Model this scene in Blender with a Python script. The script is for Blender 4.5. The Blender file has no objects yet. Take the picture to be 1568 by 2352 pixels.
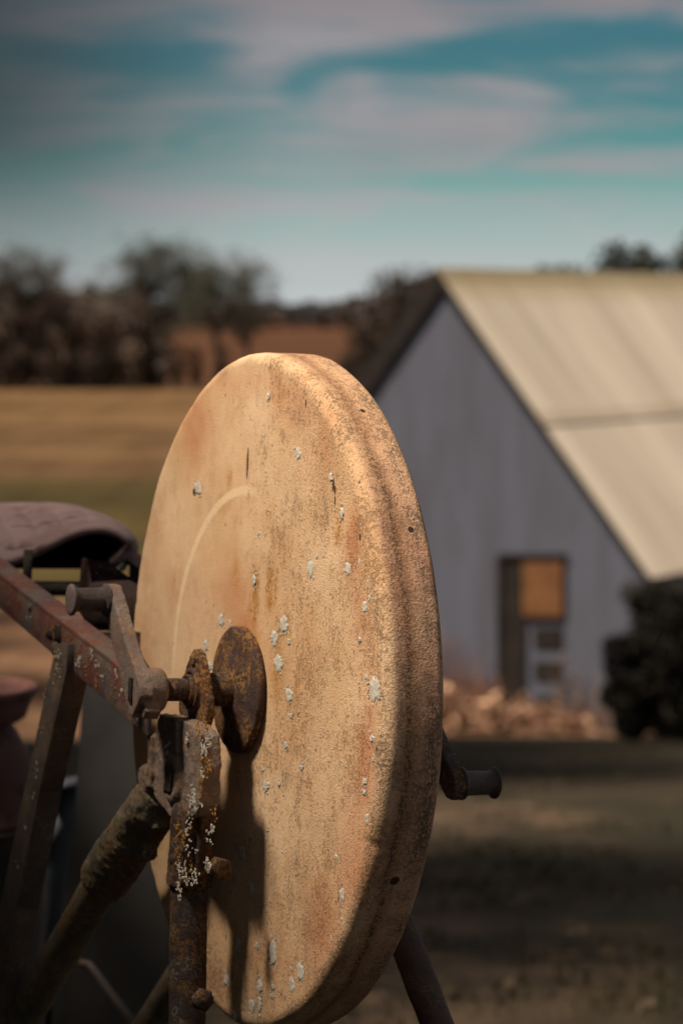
import bpy, bmesh, math, random
import numpy as np
from mathutils import Vector, Matrix, noise as mn

R = math.radians
sc = bpy.context.scene
COL = sc.collection

# ------------------------------------------------------------------ camera
EYE = 1.13
FPX = 6533.0            # focal length in pixels of a 1568 x 2352 frame (100 mm on a 36 mm tall sensor)
PITCH = math.atan((1176 - 715) / FPX)
cam_d = bpy.data.cameras.new('camera')
cam = bpy.data.objects.new('camera', cam_d); COL.objects.link(cam)
cam.location = (0, 0, EYE)
cam.rotation_euler = (math.pi / 2 - PITCH, 0, 0)
cam_d.sensor_fit = 'VERTICAL'; cam_d.sensor_height = 36.0; cam_d.lens = 100.0
cam_d.clip_start = 0.05; cam_d.clip_end = 9000
cam_d.dof.use_dof = True; cam_d.dof.focus_distance = 1.93; cam_d.dof.aperture_fstop = 9.3
sc.camera = cam
sc.render.engine = 'CYCLES'
sc.cycles.max_bounces = 6
sc.cycles.use_denoising = True
try:
    sc.cycles.denoiser = 'OPENIMAGEDENOISE'
    sc.cycles.denoising_input_passes = 'RGB_ALBEDO_NORMAL'
except Exception:
    pass
sc.view_settings.view_transform = 'Standard'
sc.view_settings.look = 'None'
sc.view_settings.gamma = 1.0
sc.view_settings.exposure = 0.75

# ------------------------------------------------------------------ sun
SUN_EL = 60.0
SH = Vector((-0.94, -0.33, 0)).normalized()       # horizontal direction towards the sun
S = (SH * math.cos(R(SUN_EL)) + Vector((0, 0, math.sin(R(SUN_EL))))).normalized()
sd = bpy.data.lights.new('sun', 'SUN'); sd.energy = 4.6; sd.angle = R(11); sd.color = (1.0, 0.86, 0.72)
so = bpy.data.objects.new('sun', sd); COL.objects.link(so)
so.rotation_euler = S.to_track_quat('Z', 'Y').to_euler(); so.location = (-6, 4, 12)

# ------------------------------------------------------------------ node helper
class NT:
    def __init__(s, tree): s.t = tree; s.n = tree.nodes; s.l = tree.links
    def new(s, ty, **kw):
        n = s.n.new(ty)
        for k, v in kw.items(): setattr(n, k, v)
        return n
    def put(s, sock, v):
        if isinstance(v, bpy.types.NodeSocket): s.l.new(v, sock)
        elif v is not None:
            try: sock.default_value = v
            except Exception: sock.default_value = (*v, 1.0) if len(v) == 3 else v
    def math(s, op, a, b=None, c=None, clamp=False):
        n = s.new('ShaderNodeMath', operation=op, use_clamp=clamp)
        for i, v in enumerate((a, b, c)):
            if v is not None: s.put(n.inputs[i], v)
        return n.outputs[0]
    def vmath(s, op, a, b=None, scale=None):
        n = s.new('ShaderNodeVectorMath', operation=op)
        s.put(n.inputs[0], a)
        if b is not None: s.put(n.inputs[1], b)
        if scale is not None: s.put(n.inputs['Scale'], scale)
        return n.outputs['Value'] if op in ('LENGTH', 'DOT_PRODUCT', 'DISTANCE') else n.outputs['Vector']
    def sep(s, v):
        n = s.new('ShaderNodeSeparateXYZ'); s.put(n.inputs[0], v); return n.outputs
    def comb(s, x, y, z):
        n = s.new('ShaderNodeCombineXYZ')
        for i, v in enumerate((x, y, z)): s.put(n.inputs[i], v)
        return n.outputs[0]
    def ramp(s, v, lo, hi, a=0.0, b=1.0):
        n = s.new('ShaderNodeMapRange', interpolation_type='SMOOTHSTEP')
        for i, q in enumerate((v, lo, hi, a, b)): s.put(n.inputs[i], q)
        return n.outputs[0]
    def mix(s, f, a, b, mode='MIX'):
        n = s.new('ShaderNodeMix', data_type='RGBA', blend_type=mode)
        s.put(n.inputs['Factor'], f)
        ia = [i for i in n.inputs if i.name == 'A' and i.type == 'RGBA'][0]
        ib = [i for i in n.inputs if i.name == 'B' and i.type == 'RGBA'][0]
        for so_, v in ((ia, a), (ib, b)):
            if isinstance(v, bpy.types.NodeSocket): s.l.new(v, so_)
            else: so_.default_value = (v[0], v[1], v[2], 1)
        return [o for o in n.outputs if o.type == 'RGBA'][0]
    def noise(s, vec, scale, detail=4, rough=0.55, dist=0.0, out='Fac'):
        n = s.new('ShaderNodeTexNoise')
        s.put(n.inputs['Vector'], vec); n.inputs['Scale'].default_value = scale
        n.inputs['Detail'].default_value = detail; n.inputs['Roughness'].default_value = rough
        n.inputs['Distortion'].default_value = dist
        return n.outputs[out]
    def vor(s, vec, scale, feature='F1', out='Distance'):
        n = s.new('ShaderNodeTexVoronoi', feature=feature)
        s.put(n.inputs['Vector'], vec); n.inputs['Scale'].default_value = scale
        return n.outputs[out]
    def bump(s, h, dist, strength=1.0, prev=None):
        n = s.new('ShaderNodeBump'); s.put(n.inputs['Height'], h)
        n.inputs['Distance'].default_value = dist; n.inputs['Strength'].default_value = strength
        if prev is not None: s.l.new(prev, n.inputs['Normal'])
        return n.outputs[0]

def new_mat(name):
    m = bpy.data.materials.new(name); m.use_nodes = True
    t = NT(m.node_tree); t.n.clear()
    o = t.new('ShaderNodeOutputMaterial'); p = t.new('ShaderNodeBsdfPrincipled')
    t.l.new(p.outputs[0], o.inputs[0])
    return m, t, p
def objco(t):
    return t.new('ShaderNodeTexCoord').outputs['Object']
def geopos(t):
    return t.new('ShaderNodeNewGeometry').outputs['Position']

# ------------------------------------------------------------------ world: sky + thin clouds
w = bpy.data.worlds.new('World'); sc.world = w; w.use_nodes = True
t = NT(w.node_tree); t.n.clear()
wo = t.new('ShaderNodeOutputWorld'); bg = t.new('ShaderNodeBackground'); t.l.new(bg.outputs[0], wo.inputs[0])
sky = t.new('ShaderNodeTexSky', sky_type='NISHITA'); sky.sun_disc = False
sky.sun_elevation = R(SUN_EL); sky.sun_rotation = math.atan2(SH.x, SH.y); sky.air_density = 1.0; sky.dust_density = 1.2
d = t.new('ShaderNodeTexCoord').outputs['Generated']
dx, dy, dz = t.sep(d)
hl = t.math('MAXIMUM', t.math('SQRT', t.math('ADD', t.math('MULTIPLY', dx, dx), t.math('MULTIPLY', dy, dy))), 0.02)
az = t.math('ARCTAN2', dx, dy)                 # radians, 0 = +Y, positive = +X
el = t.math('ARCTAN2', dz, hl)
# sky units: 1 = 1 degree
A = t.math('MULTIPLY', az, 180 / math.pi); E = t.math('MULTIPLY', el, 180 / math.pi)
cv = t.comb(t.math('ADD', t.math('MULTIPLY', A, 0.17), t.math('MULTIPLY', E, 0.10)), t.math('MULTIPLY', E, 0.95), 3.7)
n1 = t.noise(cv, 1.5, 9, 0.58, 0.7)
n2 = t.noise(t.comb(t.math('MULTIPLY', A, 0.3), t.math('MULTIPLY', E, 0.9), 8.1), 1.0, 3, 0.5, 0.3)
def band(a0, e0, sa, se, tilt=0.0):
    aa = t.math('DIVIDE', t.math('SUBTRACT', A, a0), sa)
    ee = t.math('DIVIDE', t.math('SUBTRACT', t.math('SUBTRACT', E, e0), t.math('MULTIPLY', t.math('SUBTRACT', A, a0), tilt)), se)
    q = t.math('ADD', t.math('MULTIPLY', aa, aa), t.math('MULTIPLY', ee, ee))
    return t.math('EXPONENT', t.math('MULTIPLY', q, -1.0))
dens = t.math('MULTIPLY', t.math('SUBTRACT', n1, 0.5), 3.0)
for (a0, e0, sa, se, tl, wgt) in ((-0.2, 6.0, 2.8, 0.75, 0.02, 0.95), (-1.4, 5.2, 0.9, 0.5, 0.1, 0.45), (5.0, 6.2, 1.6, 0.45, 0.0, 0.6), (-6.2, 5.9, 1.7, 0.4, -0.10, 0.5),
                                (1.5, 3.75, 3.3, 0.62, 0.03, 0.95), (-3.2, 4.1, 1.2, 0.32, 0.05, 0.45), (-5.6, 3.55, 1.6, 0.22, 0.05, 0.5), (0.4, 4.5, 0.45, 0.35, 0.0, 0.45),
                                (4.6, 2.85, 3.4, 0.22, 0.03, 0.5), (-2.0, 2.2, 3.2, 0.30, 0.0, 0.4), (3.0, 5.15, 3.4, 0.33, 0.10, -0.75), (-4.2, 5.0, 2.3, 0.38, -0.08, -0.7),
                                (6.0, 3.7, 1.5, 0.6, 0.0, -0.35), (0.5, 2.65, 4.5, 0.22, 0.02, -0.35), (-0.8, 4.6, 0.45, 0.3, 0.0, -0.4)):
    dens = t.math('ADD', dens, t.math('MULTIPLY', band(a0, e0, sa, se, tl), wgt))
dens = t.math('ADD', dens, t.ramp(E, 9.0, 16.0, 0.0, 0.25))
cl = t.ramp(dens, -0.45, 0.85)
hz = t.ramp(E, 0.0, 3.6, 1.0, 0.0)
# clear air: Nishita, pulled to the cool teal of the photograph
clear = t.mix(1.0, sky.outputs[0], (0.026, 0.055, 0.057), 'MULTIPLY')
clear = t.mix(t.ramp(E, 0.5, 5.5, 0.0, 0.72), clear, t.mix(1.0, sky.outputs[0], (0.0034, 0.0106, 0.0135), 'MULTIPLY'))
cloudc = t.mix(n2, (0.165, 0.150, 0.155), (0.235, 0.225, 0.235))
cloudc = t.mix(t.ramp(E, 5.0, 6.6), cloudc, (0.165, 0.140, 0.146))
col = t.mix(t.math('MULTIPLY', cl, 0.92), clear, cloudc)
col = t.mix(t.math('MULTIPLY', hz, 0.85), col, (0.33, 0.345, 0.35))
# sky colour darkened towards the left of the view, imitating lens vignetting
col = t.mix(t.math('MULTIPLY', t.math('MULTIPLY', t.ramp(A, -0.2, -7.6), t.ramp(E, 0.3, 4.5, 0.40, 1.0)), 0.92), col, (0.026, 0.037, 0.042))
col = t.mix(t.ramp(E, 8.0, 16.0), col, (0.125, 0.125, 0.135))
t.l.new(col, bg.inputs['Color']); bg.inputs['Strength'].default_value = 1.0

# ------------------------------------------------------------------ view rays (used to read real sizes off the photograph)
FW = Vector((0, math.cos(PITCH), -math.sin(PITCH))); UPV = Vector((0, math.sin(PITCH), math.cos(PITCH)))
CAMP = Vector((0, 0, EYE))
def ray(px, py):
    return (FW + Vector((1, 0, 0)) * ((px - 784) / FPX) + UPV * ((1176 - py) / FPX))
def hit(px, py, p0, nrm):
    r = ray(px, py); return CAMP + r * ((p0 - CAMP).dot(nrm) / r.dot(nrm))
def aty(px, py, Y):
    r = ray(px, py); return CAMP + r * (Y / r.y)

# ------------------------------------------------------------------ mesh builder
class MB:
    def __init__(s): s.v = []; s.f = []; s.m = []
    def add(s, vs, fs, mi=0):
        b = len(s.v); s.v += [tuple(x) for x in vs]
        s.f += [tuple(b + i for i in f) for f in fs]; s.m += [mi] * len(fs)
    def box(s, c, ax, ay, az_, mi=0):       # centre and three half-axis vectors
        vs = [c + ax * i + ay * j + az_ * k for i in (-1, 1) for j in (-1, 1) for k in (-1, 1)]
        s.add(vs, [(0, 1, 3, 2), (4, 6, 7, 5), (0, 4, 5, 1), (2, 3, 7, 6), (0, 2, 6, 4), (1, 5, 7, 3)], mi)
    def prism(s, poly, ext, mi=0):
        n = len(poly); vs = list(poly) + [p + ext for p in poly]
        s.add(vs, [tuple(range(n)), tuple(range(2 * n - 1, n - 1, -1))] + [(i, i + n, (i + 1) % n + n, (i + 1) % n) for i in range(n)], mi)
    def tube(s, path, rad, seg=16, mi=0, cap=True):
        vs = []; n = len(path)
        if not isinstance(rad, (list, tuple)): rad = [rad] * n
        up = None
        for i, p in enumerate(path):
            tg = (path[min(i + 1, n - 1)] - path[max(i - 1, 0)]).normalized()
            if up is None: up = tg.orthogonal().normalized()
            up = (up - tg * up.dot(tg)).normalized(); sd_ = tg.cross(up)
            for k in range(seg):
                a = 2 * math.pi * k / seg
                vs.append(p + (up * math.cos(a) + sd_ * math.sin(a)) * rad[i])
        fs = [(i * seg + k, i * seg + (k + 1) % seg, (i + 1) * seg + (k + 1) % seg, (i + 1) * seg + k) for i in range(n - 1) for k in range(seg)]
        if cap: fs += [tuple(range(seg - 1, -1, -1)), tuple((n - 1) * seg + k for k in range(seg))]
        s.add(vs, fs, mi)
    def lathe(s, o, ax, prof, seg=32, mi=0):   # prof: (distance along axis, radius)
        ax = ax.normalized(); u = ax.orthogonal().normalized(); v = ax.cross(u); vs = []
        for (a, r) in prof:
            for k in range(seg):
                th = 2 * math.pi * k / seg
                vs.append(o + ax * a + (u * math.cos(th) + v * math.sin(th)) * max(r, 1e-5))
        n = len(prof)
        fs = [(i * seg + k, i * seg + (k + 1) % seg, (i + 1) * seg + (k + 1) % seg, (i + 1) * seg + k) for i in range(n - 1) for k in range(seg)]
        s.add(vs, fs, mi)
    def dome(s, c, nrm, r, h, mi=0, seg=6, ph=0.0):
        u = nrm.orthogonal().normalized(); v = nrm.cross(u); vs = []
        for (q, z) in ((1.0, -0.3), (0.75, 0.6)):
            for k in range(seg):
                th = 2 * math.pi * k / seg + ph
                vs.append(c + (u * math.cos(th) + v * math.sin(th)) * r * q + nrm * h * z)
        vs.append(c + nrm * h)
        s.add(vs, [(k, (k + 1) % seg, seg + (k + 1) % seg, seg + k) for k in range(seg)] + [(seg + k, seg + (k + 1) % seg, 2 * seg) for k in range(seg)], mi)
    def build(s, name, mats, parent=None, smooth=True, matrix=None):
        me = bpy.data.meshes.new(name)
        off = parent.location if (parent is not None and matrix is None) else Vector((0, 0, 0))
        if parent is not None and parent.parent is not None and matrix is None: off = parent['_o'] if '_o' in parent else off
        o_ = ROOTS.get(parent.name, Vector((0, 0, 0))) if parent is not None else Vector((0, 0, 0))
        me.from_pydata([(x - o_.x, y - o_.y, z - o_.z) for (x, y, z) in s.v], [], s.f)
        if not isinstance(mats, (list, tuple)): mats = [mats]
        for m in mats: me.materials.append(m)
        me.polygons.foreach_set('material_index', s.m)
        if smooth: me.shade_smooth() if hasattr(me, 'shade_smooth') else None
        bm = bmesh.new(); bm.from_mesh(me); bmesh.ops.recalc_face_normals(bm, faces=bm.faces)
        bm.to_mesh(me); bm.free(); me.update()
        ob = bpy.data.objects.new(name, me); COL.objects.link(ob)
        if parent is not None:
            ob.parent = parent; ROOTS[ob.name] = o_
        return ob
ROOTS = {}
def tag(o, label=None, cat=None, group=None, kind=None):
    if label: o['label'] = label
    if cat: o['category'] = cat
    if group: o['group'] = group
    if kind: o['kind'] = kind
    return o
def empty(name, loc, label, cat, group=None):
    o = bpy.data.objects.new(name, None); COL.objects.link(o); o.location = loc; o.empty_display_size = 0.1
    ROOTS[o.name] = Vector(loc)
    return tag(o, label, cat, group)
def angle_smooth(o, deg=35):
    me = o.data
    try: me.set_sharp_from_angle(angle=R(deg))
    except Exception: pass
def bevel(o, wd, seg=2, deg=40):
    m = o.modifiers.new('bevel', 'BEVEL'); m.width = wd; m.segments = seg; m.limit_method = 'ANGLE'; m.angle_limit = R(deg)
    return o
_tex = {}
def cast(o, voxel, amp, size, amp2=0.0):
    """rough cast-iron skin: voxel remesh, soften, displace"""
    m = o.modifiers.new('remesh', 'REMESH'); m.mode = 'VOXEL'; m.voxel_size = voxel; m.use_smooth_shade = True
    s_ = o.modifiers.new('smooth', 'SMOOTH'); s_.factor = 0.5; s_.iterations = 3
    rough(o, amp, size)
    if amp2: rough(o, amp2, size * 0.35)
    return o
def rough(o, amp, size):
    k = round(size, 4)
    if k not in _tex:
        tx = bpy.data.textures.new('clouds', 'CLOUDS'); tx.noise_scale = size; tx.noise_depth = 3; _tex[k] = tx
    d_ = o.modifiers.new('displace', 'DISPLACE'); d_.texture = _tex[k]; d_.strength = amp; d_.mid_level = 0.5; d_.texture_coords = 'GLOBAL'
    return o

# ------------------------------------------------------------------ materials
def mat_iron(name, base=(0.030, 0.019, 0.015), second=(0.055, 0.028, 0.018), ochre=0.5, pale=0.4, moss=0.0, paint=None, paint_amt=0.0, scale=1.0, metal=0.0):
    m, t, p = new_mat(name); co = geopos(t)
    a = t.noise(co, 45 * scale, 6, 0.6); b = t.noise(co, 160 * scale, 5, 0.65); c = t.noise(co, 900 * scale, 4, 0.6)
    col = t.mix(t.ramp(a, 0.4, 0.62), base, second)
    if paint:
        pm = t.ramp(t.noise(co, 30 * scale, 6, 0.62, 0.3), 0.62 - 0.28 * paint_amt, 0.70 - 0.28 * paint_amt)
        col = t.mix(pm, col, paint)
        col = t.mix(t.math('MULTIPLY', t.ramp(b, 0.5, 0.66), 0.5), col, (0.11, 0.085, 0.07))
    if moss:
        col = t.mix(t.math('MULTIPLY', t.ramp(t.noise(co, 70, 6, 0.7), 0.42, 0.6), moss), col, t.mix(c, (0.05, 0.045, 0.022), (0.20, 0.165, 0.085)))
    om = t.math('MULTIPLY', t.ramp(t.noise(co, 38 * scale, 3, 0.5), 0.42, 0.58), t.ramp(t.noise(t.vmath('ADD', co, (3, 1, 2)), 330 * scale, 5, 0.72), 0.47, 0.56))
    col = t.mix(t.math('MULTIPLY', om, ochre), col, t.mix(b, (0.22, 0.085, 0.012), (0.34, 0.17, 0.03)))
    pm2 = t.math('MULTIPLY', t.ramp(t.noise(t.vmath('ADD', co, (7, 5, 1)), 55 * scale, 3, 0.5), 0.47, 0.60), t.ramp(t.noise(t.vmath('ADD', co, (1, 9, 4)), 420 * scale, 5, 0.75), 0.51, 0.58))
    col = t.mix(t.math('MULTIPLY', pm2, pale), col, (0.30, 0.27, 0.21))
    t.l.new(col, p.inputs['Base Color'])
    t.put(p.inputs['Roughness'], t.ramp(a, 0.3, 0.7, 0.62, 0.9)); p.inputs['Metallic'].default_value = metal
    p.inputs['Specular IOR Level'].default_value = 0.35
    h = t.math('ADD', t.math('MULTIPLY', b, 0.6), t.math('MULTIPLY', c, 0.5))
    t.l.new(t.bump(h, 0.003, 0.9), p.inputs['Normal'])
    return m
IRON = mat_iron('rusty_iron')
IRON_O = mat_iron('ochre_rusted_iron', (0.045, 0.024, 0.017), (0.075, 0.033, 0.02), ochre=0.95, pale=0.15)
IRON_M = mat_iron('mossy_iron', (0.085, 0.068, 0.05), (0.12, 0.09, 0.06), ochre=0.6, pale=0.6, moss=0.9)
IRON_C = mat_iron('weathered_casting', (0.16, 0.118, 0.10), (0.22, 0.16, 0.135), ochre=0.55, pale=0.5, moss=0.25)
BARM = mat_iron('faded_red_bar', (0.095, 0.070, 0.060), (0.15, 0.108, 0.09), ochre=0.4, pale=0.3, paint=(0.14, 0.045, 0.04), paint_amt=0.55, scale=0.7)
STRAPM = mat_iron('grey_brown_strap', (0.085, 0.064, 0.052), (0.12, 0.092, 0.075), ochre=0.3, pale=0.3, scale=0.8)
DARKI = mat_iron('dark_iron', (0.018, 0.012, 0.010), (0.030, 0.018, 0.014), ochre=0.1, pale=0.08)
PINM = mat_iron('worn_steel', (0.07, 0.056, 0.052), (0.12, 0.095, 0.088), ochre=0.05, pale=0.05, metal=0.45, scale=1.4)
for l_ in list(PINM.node_tree.links):
    if l_.to_socket.name == 'Roughness': PINM.node_tree.links.remove(l_)
[n for n in PINM.node_tree.nodes if n.type == 'BSDF_PRINCIPLED'][0].inputs['Roughness'].default_value = 0.48
CAPM = mat_iron('worn_cap', (0.17, 0.13, 0.12), (0.23, 0.18, 0.165), ochre=0.05, pale=0.3, metal=0.2, scale=1.4)

def mat_plain(name, c1, c2, scale, rough_=0.8, bumpd=0.0, detail=5, c3=None):
    m, t, p = new_mat(name); co = geopos(t)
    a = t.noise(co, scale, detail, 0.6)
    col = t.mix(t.ramp(a, 0.35, 0.65), c1, c2)
    if c3: col = t.mix(t.ramp(t.noise(t.vmath('ADD', co, (4, 4, 4)), scale * 3.1, 4, 0.6), 0.55, 0.7), col, c3)
    t.l.new(col, p.inputs['Base Color']); p.inputs['Roughness'].default_value = rough_
    p.inputs['Specular IOR Level'].default_value = 0.25
    if bumpd: t.l.new(t.bump(t.noise(co, scale * 4, 5, 0.65), bumpd, 0.7), p.inputs['Normal'])
    return m
SEATM = mat_plain('dusty_pink_paint', (0.115, 0.074, 0.070), (0.155, 0.106, 0.102), 14, 0.9, 0.002, c3=(0.055, 0.03, 0.027))
LICH = mat_plain('pale_lichen', (0.42, 0.385, 0.31), (0.66, 0.61, 0.51), 600, 0.95, 0.0006, c3=(0.25, 0.22, 0.15))
LICHO = mat_plain('ochre_lichen', (0.22, 0.10, 0.02), (0.36, 0.19, 0.045), 500, 0.95)
PINK = mat_plain('rusty_pink_enamel', (0.075, 0.032, 0.026), (0.12, 0.052, 0.042), 9, 0.8, c3=(0.035, 0.014, 0.011))
GREYM = mat_plain('grey_sheet_metal', (0.045, 0.05, 0.058), (0.065, 0.07, 0.078), 6, 0.6)
DRUMM = mat_plain('dark_drum_steel', (0.018, 0.015, 0.013), (0.035, 0.022, 0.016), 8, 0.7)

# ------------------------------------------------------------------ ground
def gz(x, y):
    pts = ((-60, 0.0), (3, 0.0), (36, -4.19), (75, -5.2), (260, -5.92), (1300, -6.0), (6000, -6.0))
    z = pts[-1][1]
    for (a, za), (b, zb) in zip(pts, pts[1:]):
        if a <= y <= b: z = za + (zb - za) * (y - a) / (b - a); break
    if y < -60: z = 0.0
    am = 0.05 if y < 60 else 0.22
    if y > 500: am = 0.0
    return z + am * (mn.noise(Vector((x * 0.21, y * 0.17, 0.3))) - 0.0) * (1 if y > 5 else 0.3)
ys = [-60, -30, -12, -4] + [i * 0.35 for i in range(0, 110)] + [39 + i * 1.5 for i in range(60)] + [131 + i * 6 for i in range(30)] + [320, 370, 430, 520, 700, 900, 1300, 1800, 2600, 4000, 6000]
NX = 90
mb = MB(); vs = []
for y in ys:
    half = max(14.0, abs(y) * 0.42 + 8)
    for i in range(NX + 1):
        q = (i / NX * 2 - 1); x = half * (0.45 * q + 0.55 * q ** 3) * (1 if y < 300 else 2.2)
        vs.append(Vector((x, y, gz(x, y))))
mb.add(vs, [(j * (NX + 1) + i, j * (NX + 1) + i + 1, (j + 1) * (NX + 1) + i + 1, (j + 1) * (NX + 1) + i) for j in range(len(ys) - 1) for i in range(NX)])
m, t, p = new_mat('ground_soil_and_fields'); co = geopos(t); gx, gy, gzz = t.sep(co)
big = t.noise(co, 0.22, 5, 0.6, 0.4); mid = t.noise(co, 1.7, 6, 0.65); fine = t.noise(co, 14, 6, 0.7)
near = t.mix(t.ramp(mid, 0.42, 0.62), (0.034, 0.024, 0.016), (0.125, 0.083, 0.052))
near = t.mix(t.math('MULTIPLY', t.ramp(fine, 0.5, 0.68), 0.8), near, (0.17, 0.115, 0.072))
near = t.mix(t.math('MULTIPLY', t.ramp(big, 0.5, 0.62), 0.5), near, (0.032, 0.025, 0.015))
yard = t.mix(t.ramp(mid, 0.4, 0.6), (0.10, 0.052, 0.030), (0.17, 0.095, 0.05))
patch = t.noise(t.comb(gx, t.math('MULTIPLY', gy, 0.35), 0), 0.55, 4, 0.6, 0.6)
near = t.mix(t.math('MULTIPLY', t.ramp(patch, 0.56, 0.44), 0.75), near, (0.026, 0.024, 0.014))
shade_zone = t.math('MAXIMUM', t.math('MULTIPLY', t.ramp(gy, 20.5, 23.5), 1.0), t.ramp(t.math('SUBTRACT', gx, t.math('MULTIPLY', gy, 0.06)), 0.12, 0.75))  # shade put into the ground colour before the yard and along the right
near = t.mix(t.math('MULTIPLY', shade_zone, 0.78), near, (0.024, 0.021, 0.013))
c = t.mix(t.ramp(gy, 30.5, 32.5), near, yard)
sx = t.comb(t.math('MULTIPLY', gx, 0.25), gy, 0); mot = t.noise(t.comb(gx, t.math('MULTIPLY', gy, 0.16), 1), 0.33, 5, 0.65)
fld = t.noise(sx, 0.055, 5, 0.55, 0.5)
olive = t.mix(t.ramp(fld, 0.4, 0.6), (0.045, 0.034, 0.010), (0.080, 0.055, 0.018))
gold = t.mix(t.ramp(t.noise(sx, 0.12, 5, 0.6), 0.35, 0.65), (0.092, 0.052, 0.021), (0.148, 0.086, 0.038))
brown = t.mix(t.ramp(t.noise(sx, 0.01, 4, 0.6), 0.4, 0.6), (0.052, 0.021, 0.009), (0.082, 0.036, 0.015))
c = t.mix(t.ramp(gy, 52, 62), c, olive)
wob = t.math('ADD', gy, t.math('ADD', t.math('MULTIPLY', t.math('SUBTRACT', fld, 0.5), 110), t.math('MULTIPLY', t.math('SUBTRACT', t.noise(co, 0.12, 4, 0.6), 0.5), 60)))
c = t.mix(t.ramp(wob, 84, 116), c, t.mix(0.5, (0.085, 0.050, 0.024), gold))
c = t.mix(t.ramp(wob, 120, 170), c, gold)
c = t.mix(t.math('MULTIPLY', t.ramp(gy, 60, 80), t.ramp(mot, 0.42, 0.66, 0.0, 0.62)), c, t.mix(1.0, c, (0.52, 0.46, 0.42), 'MULTIPLY'))
c = t.mix(t.ramp(gy, 262, 290), c, brown)
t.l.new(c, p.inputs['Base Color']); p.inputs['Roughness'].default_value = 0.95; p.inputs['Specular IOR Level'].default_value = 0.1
t.l.new(t.bump(t.math('ADD', mid, t.math('MULTIPLY', fine, 0.4)), 0.12, 0.7), p.inputs['Normal'])
GROUNDM = m
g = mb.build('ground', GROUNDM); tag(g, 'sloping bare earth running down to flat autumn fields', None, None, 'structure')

# ------------------------------------------------------------------ grindstone geometry frame
YAW = 0.4174; TILT = 0.0475
N = Vector((-math.cos(YAW) * math.cos(TILT), -math.sin(YAW) * math.cos(TILT), math.sin(TILT)))
U = Vector((math.sin(YAW), -math.cos(YAW), 0)); V = N.cross(U).normalized()
if V.z < 0: V = -V
C0 = Vector((-0.0729, 2.0933, EYE - 0.2793))
def P(a, b, h): return C0 + N * a + U * b + V * h
def pl(px, py, a): return hit(px, py, C0 + N * a, N)
def loc(p):
    q = p - C0; return q.dot(N), q.dot(U), q.dot(V)
TH = 0.0447                     # stone thickness
def mir(a): return -TH - a      # mirrored across the stone's mid plane
def toground(p, q):             # extend p->q until it meets the soil
    d_ = q - p; k = (p.z - gz(p.x, p.y) + 0.02) / -d_.z
    return p + d_ * k

root = empty('pedal_grindstone', (C0.x, C0.y, 0.0), 'large round sandstone grinding wheel on a rusty pedal frame with a faded pink seat', 'grindstone')
GR = root

# ---- stone wheel (own local axes: X = U, Y = V, Z = N, origin at the centre of the front face)
RAD = 0.25
prof = []                       # (z, r, arclength key)
for i in range(100): prof.append((0.0, 0.004 + (RAD - 0.010 - 0.004) * i / 99))
for i in range(1, 13):
    a_ = math.pi / 2 * i / 12; prof.append((-0.010 * (1 - math.cos(a_)), RAD - 0.010 + 0.010 * math.sin(a_)))
for i in range(1, 26): prof.append((-0.010 - (TH - 0.010 - 0.006) * i / 25, RAD))
for i in range(1, 7):
    a_ = math.pi / 2 * i / 6; prof.append((-TH + 0.006 - 0.006 * math.sin(a_), RAD - 0.006 + 0.006 * math.cos(a_)))
for i in range(1, 12): prof.append((-TH, RAD - 0.006 - (RAD - 0.01) * i / 11))
SEG = 900
verts = []; meta = []
for (z, r) in prof:
    for k in range(SEG):
        th = 2 * math.pi * k / SEG
        cx, cy = math.cos(th), math.sin(th)
        pp = Vector((r * cx, r * cy, z))
        edge = min(1, max(0, (r - 0.19) / 0.06))
        dn = 0.0010 * mn.noise(pp * 18) + 0.0003 * mn.noise(pp * 60 + Vector((3, 0, 0)))
        nz = 0.0006 * mn.noise(pp * 22 + Vector((0, 5, 0))) + 0.00012 * mn.noise(pp * 110)
        # two fine turned steps on the face
        st = 0.00015 * (1 / (1 + math.exp((r - 0.146) / 0.0012)))
        rr = r + dn * edge
        chip = 0.0
        if z > -0.016 and r > 0.235:
            c_ = mn.noise(Vector((cx * 9, cy * 9, 1.0))) + 0.5 * mn.noise(Vector((cx * 31, cy * 31, 2.0)))
            chip = max(0.0, c_ - 0.45) * 0.0012 * (1 - abs(r - 0.246) / 0.012 if abs(r - 0.246) < 0.012 else 0)
        verts.append((rr * cx - chip * cx, rr * cy - chip * cy, z + (nz if z > -0.02 else 0) - (st if z > -0.001 else 0) - chip))
faces = [(i * SEG + k, i * SEG + (k + 1) % SEG, (i + 1) * SEG + (k + 1) % SEG, (i + 1) * SEG + k) for i in range(len(prof) - 1) for k in range(SEG)]
faces.append(tuple(range(SEG - 1, -1, -1))); faces.append(tuple((len(prof) - 1) * SEG + k for k in range(SEG)))
me = bpy.data.meshes.new('stone_wheel'); me.from_pydata(verts, [], faces)
me.shade_smooth()
bm = bmesh.new(); bm.from_mesh(me); bmesh.ops.recalc_face_normals(bm, faces=bm.faces); bm.to_mesh(me); bm.free()
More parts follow.
